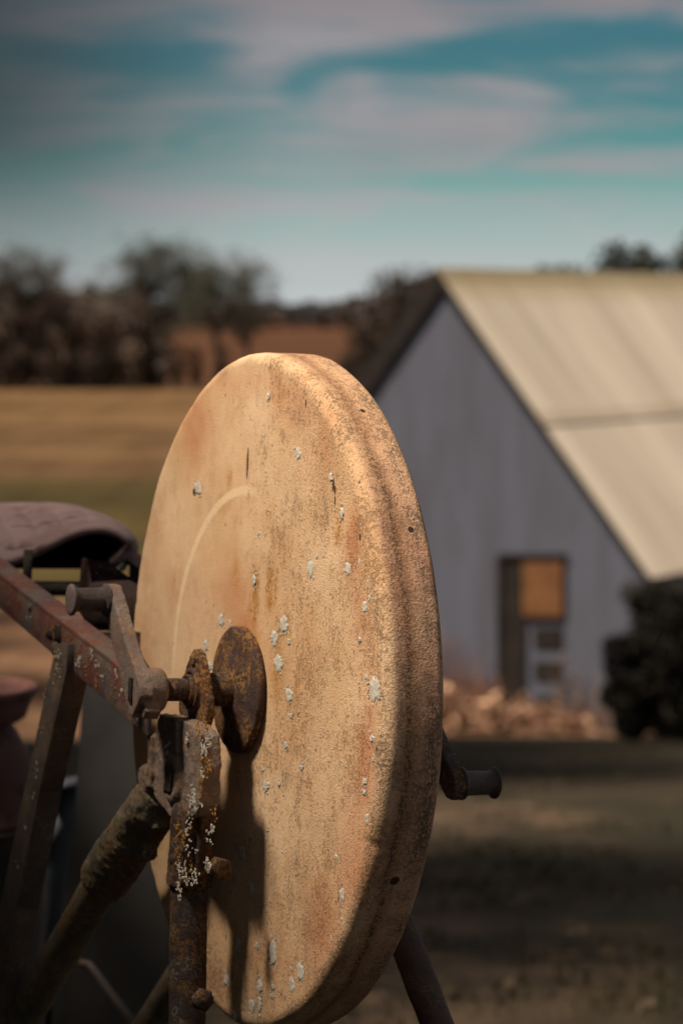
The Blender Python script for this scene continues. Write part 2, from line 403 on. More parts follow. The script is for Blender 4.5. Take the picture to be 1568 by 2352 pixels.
# stains: blobs read off the photograph, in the stone's own coordinates
def facexy(sxp, syp):           # photo source pixel -> (x, y) on the front face
    q = loc(pl(sxp * 0.6272, syp * 0.6272, 0.0)); return q[1], q[2]
def blobs(lst):
    out = []
    for (px, py, rx, ry, wt) in lst:
        x, y = facexy(px, py); x2, _ = facexy(px + rx, py); _, y2 = facexy(px, py + ry)
        out.append((x, y, abs(x2 - x), abs(y2 - y), wt))
    return out
orange = blobs([(720, 1560, 60, 140, .9), (650, 1500, 40, 90, .5), (850, 2180, 70, 120, .8), (880, 2290, 60, 90, .9), (1290, 2000, 35, 180, .8), (1320, 2250, 35, 150, .6), (1340, 2800, 40, 260, .9), (1290, 3150, 60, 260, .9), (1190, 3450, 80, 200, .7),
                (900, 1390, 160, 60, .4), (560, 2000, 25, 160, .35), (1080, 1470, 90, 120, .4), (1190, 1650, 40, 120, .5), (640, 2150, 40, 60, .3), (520, 2550, 40, 300, .35), (1010, 3480, 120, 140, .4), (840, 2250, 200, 200, .25), (1340, 2450, 30, 300, .35)])
ochre = blobs([(930, 2190, 18, 120, 1), (990, 2160, 22, 90, 1), (900, 2340, 60, 60, .7), (1015, 2450, 30, 200, .6), (1090, 2500, 12, 60, .6), (860, 2090, 20, 80, .5), (1050, 2260, 25, 160, .4), (1240, 1930, 22, 90, .6), (840, 1750, 12, 50, .6), (1030, 3330, 60, 120, .35), (700, 1300, 120, 30, .6), (815, 1850, 30, 50, .5)])
grime = blobs([(1190, 1800, 60, 300, .40), (1110, 1500, 60, 200, .35), (1170, 1450, 50, 120, .6), (1240, 1580, 40, 130, .7), (1080, 1800, 50, 200, .35), (1090, 3180, 50, 80, .6), (1090, 3350, 100, 200, .45), (1120, 3400, 60, 200, .4), (1360, 2180, 18, 60, .5), (905, 1700, 8, 60, .8), (1035, 1595, 12, 30, .8), (1040, 2850, 18, 50, .7), (880, 3050, 90, 200, .35),
               (650, 3300, 60, 250, .3), (850, 3600, 250, 150, .45), (660, 1430, 20, 60, .6), (620, 1540, 14, 60, .6), (1330, 1900, 25, 120, .4), (1010, 1330, 90, 30, .6), (1000, 1950, 120, 250, .2), (1150, 2900, 120, 250, .2), (880, 2850, 60, 110, .5), (1135, 2550, 30, 200, .2), (1190, 3050, 100, 200, .3), (780, 3350, 60, 300, .35), (560, 2350, 20, 40, .4)])
va = np.array(verts); X, Y, Z = va[:, 0], va[:, 1], va[:, 2]
def field(bl):
    f = np.zeros(len(va))
    for (x, y, rx, ry, wt) in bl:
        f = np.maximum(f, wt * np.exp(-(((X - x) / rx) ** 2 + ((Y - y) / ry) ** 2)))
    return f * (Z > -0.012)
RR = np.hypot(X, Y); ANG = np.arctan2(Y, X)
fo, fc, fg = field(orange), field(ochre), field(grime)
# grime along the worn arris
arr = np.exp(-((RR - 0.243) / 0.006) ** 2) * (Z > -0.016)
var = np.array([0.55 + 0.9 * mn.noise(Vector((math.cos(a) * 5, math.sin(a) * 5, 7.0))) for a in ANG[:SEG]])
var = np.tile(var, len(prof)); var = np.concatenate([var])[:len(va)]
fg = np.maximum(fg, np.clip(arr * np.clip(var, 0.15, 1.0) * 0.85 * np.clip((X + 0.16) / 0.12, 0.25, 1), 0, 1))
ca = me.color_attributes.new('stain', 'FLOAT_COLOR', 'POINT')
buf = np.ones((len(va), 4), dtype=np.float32); buf[:, 0] = fo; buf[:, 1] = fc; buf[:, 2] = fg
ca.data.foreach_set('color', buf.ravel())

m, t, p = new_mat('worn_sandstone')
co = objco(t); ox, oy, oz = t.sep(co)
att = t.new('ShaderNodeAttribute'); att.attribute_name = 'stain'
so_, sc_, sg_ = t.sep(att.outputs['Vector'])
ra = t.vmath('LENGTH', t.comb(ox, oy, 0))
stre = t.comb(ox, t.math('MULTIPLY', oy, 0.55), oz)         # weathering runs down the stone
lo = t.noise(co, 7, 5, 0.6, 0.3); lo2 = t.noise(t.vmath('ADD', co, (1, 2, 3)), 16, 6, 0.65, 0.4)
fn = t.noise(t.vmath('ADD', t.comb(ox, t.math('MULTIPLY', oy, 0.7), oz), (2, 7, 1)), 520, 4, 0.7); md = t.noise(stre, 85, 6, 0.7); md2 = t.noise(t.vmath('ADD', stre, (5, 2, 3)), 210, 5, 0.7)
grain = t.noise(co, 1100, 2, 0.6); grain2 = t.noise(co, 560, 3, 0.6)
face = t.mix(t.ramp(lo, 0.36, 0.64), (0.62, 0.395, 0.21), (0.71, 0.50, 0.30))
face = t.mix(t.math('MULTIPLY', t.ramp(lo2, 0.48, 0.68), 0.6), face, (0.56, 0.315, 0.150))
face = t.mix(t.math('MULTIPLY', t.ramp(t.noise(t.vmath('ADD', stre, (9, 9, 3)), 34, 6, 0.7), 0.5, 0.66), 0.45), face, (0.50, 0.30, 0.155))
om = t.math('MULTIPLY', t.math('MULTIPLY', so_, 1.3, clamp=True), t.ramp(lo2, 0.2, 0.62, 0.55, 1.0))
face = t.mix(t.math('MULTIPLY', om, 0.68), face, (0.46, 0.175, 0.075))
occ = t.math('MULTIPLY', t.ramp(sc_, 0.05, 0.7), t.ramp(t.math('ADD', t.math('MULTIPLY', md, .5), t.math('MULTIPLY', fn, .5)), 0.42, 0.53))
face = t.mix(t.math('MULTIPLY', occ, 0.85), face, (0.42, 0.19, 0.035))
# pale turned ring on the upper left of the face
ringd = t.math('ABSOLUTE', t.math('SUBTRACT', ra, 0.1475))
angf = t.math('MULTIPLY', t.ramp(ox, 0.035, -0.035), t.ramp(oy, -0.02, 0.02))
ring = t.math('MULTIPLY', t.math('MULTIPLY', t.ramp(ringd, 0.0022, 0.0042, 1.0, 0.0), angf), t.ramp(lo2, 0.3, 0.5, 0.55, 0.95))
face = t.mix(t.math('MULTIPLY', ring, 0.85), face, (0.82, 0.62, 0.37))
# rim: pinkish sandstone with a dark wandering vein
rimf = t.ramp(oz, -0.004, -0.012)
rz = t.math('ADD', oz, t.math('MULTIPLY', t.math('SUBTRACT', t.noise(co, 14, 4, 0.6), 0.5), 0.011))
rz = t.math('ADD', rz, t.math('MULTIPLY', t.math('SUBTRACT', md, 0.5), 0.007))
rim = t.mix(t.ramp(lo2, 0.4, 0.62), (0.52, 0.31, 0.19), (0.45, 0.245, 0.15))
rim = t.mix(t.math('MULTIPLY', t.ramp(oy, 0.10, 0.24), 0.6), rim, (0.60, 0.38, 0.20))
pinkb = t.ramp(t.math('ABSOLUTE', t.math('SUBTRACT', rz, -0.0185)), 0.009, 0.001)
rim = t.mix(t.math('MULTIPLY', pinkb, 0.65), rim, (0.30, 0.16, 0.075))
vein = t.math('MULTIPLY', t.ramp(t.math('ABSOLUTE', t.math('SUBTRACT', rz, -0.0175)), 0.0038, 0.0004), t.ramp(fn, 0.42, 0.56))
vein = t.math('MULTIPLY', vein, t.ramp(oy, 0.22, 0.15, 0.3, 1.0))
rim = t.mix(t.math('MULTIPLY', vein, 0.85), rim, (0.085, 0.040, 0.032))
bl = t.math('MULTIPLY', t.ramp(t.math('ABSOLUTE', t.math('SUBTRACT', rz, -0.0365)), 0.0095, 0.002), t.ramp(t.noise(co, 20, 4, 0.6), 0.42, 0.62))
rim = t.mix(t.math('MULTIPLY', t.math('MULTIPLY', bl, t.ramp(fn, 0.42, 0.52)), 0.85), rim, (0.10, 0.085, 0.06))
rim = t.mix(t.math('MULTIPLY', t.math('MULTIPLY', t.ramp(t.noise(co, 55, 5, 0.65), 0.52, 0.66), t.ramp(grain2, 0.4, 0.55)), 0.55), rim, (0.14, 0.09, 0.06))
c = t.mix(rimf, face, rim)
# grime, stippled
gm = t.math('MULTIPLY', t.ramp(sg_, 0.08, 0.8), t.ramp(t.math('ADD', t.math('MULTIPLY', md, 0.35), t.math('MULTIPLY', fn, 0.65)), 0.43, 0.53))
c = t.mix(t.math('MULTIPLY', gm, 0.66), c, t.mix(lo2, (0.12, 0.095, 0.06), (0.19, 0.155, 0.10)))
# scattered dark pits and flecks, denser to the right of the face and on the rim
dn_ = t.ramp(t.math('ADD', ox, t.math('MULTIPLY', t.math('SUBTRACT', lo, 0.5), 0.5)), -0.18, 0.16, 0.0, 1.0)
dn_ = t.math('MAXIMUM', dn_, t.ramp(oy, -0.02, -0.20))
thr = t.math('SUBTRACT', t.ramp(dn_, 0, 1, 0.655, 0.565), t.math('MULTIPLY', t.math('ADD', t.math('SUBTRACT', md, 0.5), t.math('SUBTRACT', lo2, 0.5)), 0.28))
fk = t.ramp(t.math('ADD', t.math('MULTIPLY', t.math('SUBTRACT', fn, thr), 0.6), t.math('MULTIPLY', t.math('SUBTRACT', md2, thr), 0.4)), -0.045, 0.03)
c = t.mix(t.math('MULTIPLY', fk, 0.45), c, (0.19, 0.11, 0.055))
pit = t.math('MULTIPLY', t.ramp(t.vor(stre, 120, 'F1'), 0.13, 0.07), t.ramp(t.noise(co, 31, 3, 0.6), 0.52, 0.64))
c = t.mix(t.math('MULTIPLY', pit, 0.8), c, (0.10, 0.065, 0.04))
# single marks that show: drill-like hole in the rim, slits in the face
def mark(pt, rx, ry, rz_, jit=0.35):
    dv = t.vmath('SUBTRACT', co, pt)
    dv = t.vmath('MULTIPLY', dv, (1 / rx, 1 / ry, 1 / rz_))
    ln = t.math('ADD', t.vmath('LENGTH', dv), t.math('MULTIPLY', t.math('SUBTRACT', md2, 0.5), jit * 4))
    return t.ramp(ln, 1.1, 0.75)
marks = None
for (px, py, rx, ry) in ((1220, 1778, .0018, .0050), (1226, 1797, .0014, .0034), (1225, 1838, .0010, .0045), (712, 1805, .0034, .0030), (1320, 1968, .0014, .0024), (906, 1700, .0016, .0120), (1120, 1480, .0012, .003), (1378, 2745, .0012, .002)):
    x, y = facexy(px, py); mk = mark((x, y, 0.0), rx, ry, 0.004); marks = mk if marks is None else t.math('MAXIMUM', marks, mk)
def rimpoint(px, py):            # photo display pixel -> point on the rim cylinder
    r_ = ray(px, py); best = None
    for i in range(4000):
        q = CAMP + r_ * (1.6 + i * 0.0002); a, b, h = loc(q)
        if math.hypot(b, h) < RAD and a < 0: return (b, h, a)
    return (0, 0, 0)
for (px, py, rr_) in ((906, 2025, .0036), (833, 945, .0022), (772, 876, .0012), (944, 1217, .0022)):
    mk = mark(rimpoint(px, py), rr_, rr_, rr_, 0.2); marks = t.math('MAXIMUM', marks, mk)
c = t.mix(t.math('MULTIPLY', marks, 0.93), c, (0.020, 0.014, 0.010))
c = t.mix(t.math('MULTIPLY', t.ramp(t.math('ADD', t.math('MULTIPLY', grain2, .5), t.math('MULTIPLY', grain, .5)), 0.44, 0.60), t.ramp(t.math('ADD', rimf, t.ramp(ox, -0.1, 0.2)), 0, 1, 0.12, 0.42)), c, t.mix(1.0, c, (0.52, 0.44, 0.38), 'MULTIPLY'))
t.l.new(c, p.inputs['Base Color']); p.inputs['Roughness'].default_value = 0.92; p.inputs['Specular IOR Level'].default_value = 0.2
hh = t.math('ADD', t.math('MULTIPLY', grain2, t.ramp(t.math('ADD', rimf, t.ramp(ox, -0.05, 0.2)), 0, 1, 0.45, 1.0)), t.math('MULTIPLY', grain, 0.5))
b1 = t.bump(hh, 0.0011, 0.7)
b2 = t.bump(t.math('SUBTRACT', t.math('MULTIPLY', md, 0.25), t.math('ADD', t.math('MULTIPLY', fk, 0.45), t.math('ADD', t.math('MULTIPLY', pit, 0.6), t.math('MULTIPLY', marks, 1.2)))), 0.0013, 0.7, b1)
t.l.new(b2, p.inputs['Normal'])
me.materials.append(m)
wheel = bpy.data.objects.new('stone_wheel', me); COL.objects.link(wheel)
ROT = Matrix((U, V, N)).transposed().to_4x4()
wheel.parent = root; wheel.matrix_local = Matrix.Translation(C0 - Vector(root.location)) @ ROT

# ---- lichens on the face
rng = random.Random(4)
def crust(mb, c_, u_, v_, n_, rx, ry, rg_, mi=0, hgt=0.0005):
    sg = 30; ph = rg_.random() * 60; vs = []
    for (q, h_) in ((1.0, -0.1), (0.86, 0.9), (0.55, 0.75), (0.25, 0.9)):
        for k in range(sg):
            a = 2 * math.pi * k / sg; cx, cy = math.cos(a), math.sin(a)
            lim = 0.85 + 0.42 * mn.noise(Vector((cx * 1.4, cy * 1.4, ph))) + 0.34 * mn.noise(Vector((cx * 4.5, cy * 4.5, ph + 5))) + rg_.uniform(-.07, .07)
            vs.append(c_ + u_ * rx * lim * q * cx + v_ * ry * lim * q * cy + n_ * hgt * (h_ + (rg_.uniform(-.5, .5) if h_ > 0 else 0)))
    vs.append(c_ + n_ * hgt * .5)
    fs = [(i * sg + k, i * sg + (k + 1) % sg, (i + 1) * sg + (k + 1) % sg, (i + 1) * sg + k) for i in range(3) for k in range(sg)] + [(3 * sg + k, 3 * sg + (k + 1) % sg, 4 * sg) for k in range(sg)]
    mb.add(vs, fs, mi)
L = []
def addz(ox_, oy_, k, lst):
    for (x, y, w_, h_) in lst: L.append((ox_ + x * k, oy_ + y * k, w_ * k, h_ * k))
addz(900, 2000, .5102, [(468,160,50,160),(735,160,50,120),(62,240,30,110),(275,565,65,150),(205,655,60,140),(308,685,18,60),(235,840,75,145),(312,1065,60,130),(325,1220,22,50),(855,440,40,110),(878,270,12,100),(888,370,18,50),(815,670,20,50),(927,1020,90,195),(868,940,20,50),(905,1380,40,60),(290,1430,25,70),(400,1590,25,50),(148,1720,45,85),(238,1705,20,50),(855,1690,35,60),(872,1940,20,50),(820,110,25,60),(120,1600,20,50),(915,1530,15,50),(850,1770,30,50)])
addz(750, 2900, .5102, [(272,440,50,110),(335,705,45,90),(985,740,45,130),(240,1095,35,80),(375,1100,22,50),(492,1160,70,200),(685,1290,55,170),(625,1385,50,120),(395,1390,40,130),(340,1540,50,110),(395,1520,30,160),(155,1350,35,110),(490,1400,30,45),(485,1465,28,40),(210,1605,40,80),(945,470,22,40),(625,1270,18,35),(1165,210,18,45),(55,1460,25,60),(908,1055,10,35),(984,915,10,30)])
addz(450, 1250, .5102, [(538,1055,55,120),(1258,810,40,110),(1493,975,28,80),(705,2000,50,120),(768,2030,20,60),(975,1380,16,50),(1045,400,22,60),(1395,1545,14,40)])
addz(700, 1250, .6378, [(865,990,22,80)]); addz(0, 1750, .7015, [(1075,880,25,80),(1090,985,50,50)])
mb = MB()
for (px, py, w_, h_) in L:
    x, y = facexy(px, py); x1, _ = facexy(px - w_ / 2, py); x2, _ = facexy(px + w_ / 2, py); _, y1 = facexy(px, py - h_ / 2); _, y2 = facexy(px, py + h_ / 2)
    rx, ry = abs(x2 - x1) / 2, abs(y2 - y1) / 2
    crust(mb, C0 + U * x + V * y + N * 0.0001, U, V, N, rx * 0.95, ry * 0.92, rng)
    for i in range(int(4 + 1.5e5 * rx * ry)):      # detached scraps round the edge
        a = rng.random() * 2 * math.pi; q = rng.uniform(.75, 1.35); k_ = rng.uniform(.0004, .0011)
        crust(mb, C0 + U * (x + rx * q * math.cos(a)) + V * (y + ry * q * math.sin(a)) + N * 0.0001, U, V, N, k_ * .8, k_ * 1.2, rng, 0, .0003)
for i in range(60):            # tiny crumbs of lichen scattered on the weathered right half
    a = rng.uniform(-1.5, 1.5); r_ = rng.uniform(0.10, 0.235); bx, by = r_ * math.cos(a), r_ * math.sin(a)
    for j in range(rng.randint(1, 4)):
        mb.dome(C0 + U * (bx + rng.gauss(0, .001)) + V * (by + rng.gauss(0, .0018)) + N * 0.0001, N, rng.uniform(.0003, .0008), .0005, 0, 6)
lo_ = mb.build('lichen', LICH, wheel); lo_['kind'] = 'stuff'
lo_.parent = root; lo_.location = (0, 0, 0)
me2 = lo_.data
for v_ in me2.vertices: v_.co = v_.co + Vector((0, 0, 0)) - (Vector(root.location) if True else 0)
ROOTS['__'] = Vector((0, 0, 0))

def scatter(mb, pts, rad, spread, rngs, mi):
    for (c_, nrm) in pts:
        for j in range(rngs.randint(3, 9)):
            o_ = Vector((rngs.gauss(0, spread), rngs.gauss(0, spread), rngs.gauss(0, spread))); o_ -= nrm * o_.dot(nrm)
            mb.dome(c_ + o_, nrm, rngs.uniform(0.5, 1) * rad, rad * 0.7, mi, 6, rngs.random())

# ---- hub flange and sleeve
def side_parts(sgn):
    """everything that carries the wheel on one side; sgn 1 = near-left side seen in full, -1 = the far side"""
    ax = (lambda a: a) if sgn == 1 else mir
    NN = N * sgn
    rg = random.Random(9 + sgn)
    # flange
    mb = MB()
    mb.lathe(P(ax(0.0008), 0, 0), NN, [(0.0, 0.0), (0.0, 0.046), (0.0012, 0.0470), (0.0052, 0.0470), (0.0064, 0.0458), (0.0072, 0.038), (0.0084, 0.026), (0.0110, 0.020), (0.0120, 0.0)], 96)
    o = mb.build('flange', IRON_O, root); rough(o, 0.0012, 0.008)
    mb = MB()
    mb.lathe(P(ax(0.008), 0, 0), NN, [(0, 0.0), (0, 0.0155), (0.004, 0.0142), (0.006, 0.0125), (0.025, 0.0120), (0.026, 0.0)], 64)
    o = mb.build('axle_sleeve', IRON, root); rough(o, 0.0012, 0.007)
    mb = MB()
    mb.lathe(P(ax(0.030), 0, 0), NN, [(0, 0.0), (0, 0.0082), (0.012, 0.0080), (0.022, 0.0084), (0.046, 0.0082), (0.047, 0)], 48)
    o = mb.build('axle', IRON, root); rough(o, 0.0011, 0.007)
    return
side_parts(1); side_parts(-1)

def ring_prism(mb, outer, inner, ext):
    n = len(outer); vs = outer + inner + [p_ + ext for p_ in outer] + [p_ + ext for p_ in inner]; fs = []
    for i in range(n):
        j = (i + 1) % n
        fs += [(i, j, n + j, n + i), (2 * n + i, 3 * n + i, 3 * n + j, 2 * n + j), (i, 2 * n + i, 2 * n + j, j), (n + i, n + j, 3 * n + j, 3 * n + i)]
    mb.add(vs, fs)

def bearing(sgn):
    ax = (lambda a: a) if sgn == 1 else mir
    NN = N * sgn
    # triangular bearing ear with a round eye, tapering up to a tab
    a0 = 0.033
    n = 48; outer = []; inner = []
    for i in range(n):
        th = 2 * math.pi * i / n
        cx, cy = math.cos(th), math.sin(th)
        # support function of a rounded teardrop: narrow at the top, broad at the foot
        k = 0.0175 if cy < 0 else 0.0175 - 0.002 * cy
        x_, y_ = 0.0255 * cx * (1 - 0.50 * max(0, cy)), (0.030 * cy if cy > 0 else 0.034 * cy)
        if cy < 0: x_ = 0.0255 * cx * (1 + 0.50 * (-cy) ** 0.8)
        outer.append(P(ax(a0), x_, y_)); inner.append(P(ax(a0), 0.0118 * cx, 0.0118 * cy))
    mb = MB(); ring_prism(mb, outer, inner, NN * 0.0065)
    # raised bearing collar
    n2 = 40
    o1 = [P(ax(a0 + 0.006), 0.0155 * math.cos(2 * math.pi * i / n2), 0.0155 * math.sin(2 * math.pi * i / n2)) for i in range(n2)]
    i1 = [P(ax(a0 + 0.006), 0.0120 * math.cos(2 * math.pi * i / n2), 0.0120 * math.sin(2 * math.pi * i / n2)) for i in range(n2)]
    ring_prism(mb, o1, i1, NN * 0.004)
    # foot flange of the ear
    mb.box(P(ax(a0 + 0.007), -0.001, -0.0345), NN * 0.0105, U * 0.030, V * 0.0032)
    mb.tube([P(ax(a0 + .005), 0.0, 0.022), P(ax(a0 + .009), 0.0, 0.022)], 0.0045, 16)
    # slanting gusset on the right edge
    mb.prism([P(ax(a0 - .001), 0.014, -0.03), P(ax(a0 - .001), 0.030, -0.034), P(ax(a0 - .001), 0.030, -0.060), P(ax(a0 - .001), 0.020, -0.060)], NN * 0.006)
    o = mb.build('bearing_bracket', IRON_O, root); cast(o, 0.0011, 0.0012, 0.006)
    # bushing in the eye
    mb = MB()
    o1 = [P(ax(a0 + .002), 0.0113 * math.cos(2 * math.pi * i / n2), 0.0113 * math.sin(2 * math.pi * i / n2)) for i in range(n2)]
    i1 = [P(ax(a0 + .002), 0.0090 * math.cos(2 * math.pi * i / n2), 0.0090 * math.sin(2 * math.pi * i / n2)) for i in range(n2)]
    ring_prism(mb, o1, i1, NN * 0.0105)
    mb.build('bushing', IRON_O, root)
bearing(1); bearing(-1)

# ---- crank, arm, pedal
def crank(sgn):
    ax = (lambda a: a) if sgn == 1 else mir
    NN = N * sgn
    _, b1_, h1_ = loc(pl(262, 1378, 0.082)); k = 1 if sgn == 1 else -1
    b1_, h1_ = b1_ * k, h1_ * k
    if sgn == -1: _, b1_, h1_ = loc(hit(1044, 1800, P(mir(0.092), 0, 0), N))
    dirv = (U * b1_ + V * h1_).normalized(); side = NN.cross(dirv)
    ln = math.hypot(b1_, h1_)
    mb = MB()
    c_ = P(ax(0.077 if sgn == 1 else 0.086), 0, 0)
    mb.lathe(c_ - NN * 0.0135, NN, [(0, 0), (0, 0.0145), (0.003, 0.0165), (0.019, 0.0165), (0.022, 0.0145), (0.022, 0)], 40)
    # tapered arm with a flare into the hub
    prof_ = [(-0.016, 0.0125), (-0.010, 0.0155), (0.008, 0.0155), (0.02, 0.0140), (0.035, 0.0118), (ln - 0.008, 0.0106), (ln + 0.005, 0.0100), (ln + 0.0115, 0.0055)]
    A1 = [c_ + NN * 0.0105 + dirv * s_ + side * w_ for s_, w_ in prof_]; A2 = [c_ + NN * 0.0105 + dirv * s_ - side * w_ for s_, w_ in reversed(prof_)]
    mb.prism(A1 + A2, NN * -0.0105)
    # rib web behind the arm
    mb.prism([c_ - NN * 0.012 + dirv * 0.01 + side * 0.003, c_ + NN * 0.005 + dirv * 0.05 + side * 0.003, c_ + NN * 0.005 + dirv * 0.01 + side * 0.003], side * -0.006)
    # key lug under the hub
    mb.box(c_ - dirv * 0.019 + NN * 0.0, NN * 0.006, side * 0.005, dirv * 0.005)
    o = mb.build('crank_arm', IRON_C if sgn == 1 else IRON, root); cast(o, 0.0012, 0.0010, 0.006)
    # slot in the hub end
    if sgn == 1:
        mb = MB(); q = c_ + NN * 0.0112
        mb.box(q, NN * 0.0008, U * 0.0032, V * 0.009); bevel(mb.build('hub_slot', DARKI, root), 0.0003)
    pc = c_ + dirv * ln
    mb = MB()
    mb.lathe(pc + NN * 0.0095, NN, [(0, 0), (0, 0.0110), (0.0010, 0.0122), (0.0026, 0.0122), (0.0036, 0.0112), (0.0046, 0.0092), (0.0240, 0.0089), (0.0265, 0.0100), (0.0278, 0.0118), (0.0292, 0.0120), (0.0296, 0.0)], 64)
    ped = mb.build('pedal', PINM, root); angle_smooth(ped, 50)
    mb = MB(); mb.lathe(pc + NN * (0.0095 + 0.0290), NN, [(0, 0), (0, 0.0118), (0.0009, 0.0112), (0.0014, 0.0095), (0.0016, 0.0)], 64)
    cp = mb.build('pedal_cap', CAPM, ped); rough(cp, 0.0004, 0.004)
crank(1); crank(-1)

# ---- head casting under the bearing
def head(sgn):
    ax = (lambda a: a) if sgn == 1 else mir
    NN = N * sgn
    px_ = [(366, 1640), (400, 1648), (440, 1664), (463, 1690), (466, 1760), (463, 1850), (452, 1872), (424, 1880), (410, 1896), (398, 1886), (380, 1862), (352, 1828), (346, 1800), (344, 1740), (352, 1690)]
    mb = MB()
    poly = []
    for (x_, y_) in px_:
        _, b, h = loc(pl(x_, y_, 0.052)); poly.append(P(ax(0.052), b, h))
    mb.prism(poly, NN * -0.0145)
    # raised left rib, middle rib, and the boss
    def bar(p0, p1, w0, d0, z0=0.052):
        _, b, h = loc(pl(*p0, z0)); _, b2, h2 = loc(pl(*p1, z0))
        A_, B_ = P(ax(z0), b, h), P(ax(z0), b2, h2); dd = (B_ - A_); s_ = NN.cross(dd).normalized()
        mb.box((A_ + B_) / 2 + NN * d0 / 2, dd / 2, s_ * w0, NN * d0 * 0.6)
    bar((353, 1690), (350, 1810), 0.0045, 0.003); bar((410, 1660), (410, 1730), 0.0028, 0.0025); bar((462, 1690), (460, 1855), 0.0035, 0.002)
    _, bb, hb = loc(pl(400, 1788, 0.052)); bc = P(ax(0.051), bb, hb)
    mb.lathe(bc, NN, [(0, 0), (0, 0.0185), (0.003, 0.0180), (0.0045, 0.0150), (0.0048, 0.0120), (0.0040, 0.0110), (0.0040, 0)], 48)
    mb.prism([bc + U * -0.010 + V * 0.016, bc + U * 0.010 + V * 0.016, bc + V * 0.028], NN * 0.003)
    # left lug where the raked leg starts
    _, b, h = loc(pl(352, 1790, 0.046)); mb.lathe(P(ax(0.038), b, h), NN, [(0, 0), (0, .010), (.003, .012), (.014, .012), (.017, .010), (.017, 0)], 24)
    o = mb.build('head_casting', IRON_C, root); cast(o, 0.0012, 0.0020, 0.008, 0.0008)
    if sgn == 1:
        mb = MB(); mb.box(bc + NN * 0.0050, NN * 0.0012, U * 0.0062, V * 0.0095); bevel(mb.build('square_socket', DARKI, o), 0.0004)
        mb = MB(); mb.box(bc + NN * 0.0040 - U * 0.0075 - V * 0.003, NN * 0.0008, U * 0.0035, V * 0.009)
        q = mb.build('paint_patch', mat_plain('old_red_paint', (0.10, 0.022, 0.020), (0.14, 0.035, 0.03), 60), o)
        # grey lichen crusts on the casting edge
        rg = random.Random(3); mb = MB()
        spots = [(445, 1832, .0045, 46, 0), (452, 1845, .003, 24, 0), (470, 1718, .004, 30, 0), (478, 1700, .003, 20, 0), (462, 1775, .0025, 16, 0), (430, 1700, .002, 10, 0), (385, 1722, .0030, 16, 0), (461, 1740, .002, 18, 1), (463, 1790, .002, 20, 1), (460, 1820, .002, 20, 1), (470, 1668, .003, 26, 1), (455, 1680, .003, 20, 1), (478, 1760, .004, 20, 1)]
        for (x_, y_, sp, cnt, mi) in spots:
            q0 = pl(x_, y_, 0.0535)
            for j in range(cnt):
                o_ = U * rg.gauss(0, sp * 1.3) + V * rg.gauss(0, sp)
                crust(mb, q0 + o_, U, V, N, rg.uniform(.0004, .0014), rg.uniform(.0005, .0016), rg, mi, .0005)
        q = mb.build('lichen', [LICH, LICHO], o); q['kind'] = 'stuff'
head(1); head(-1)

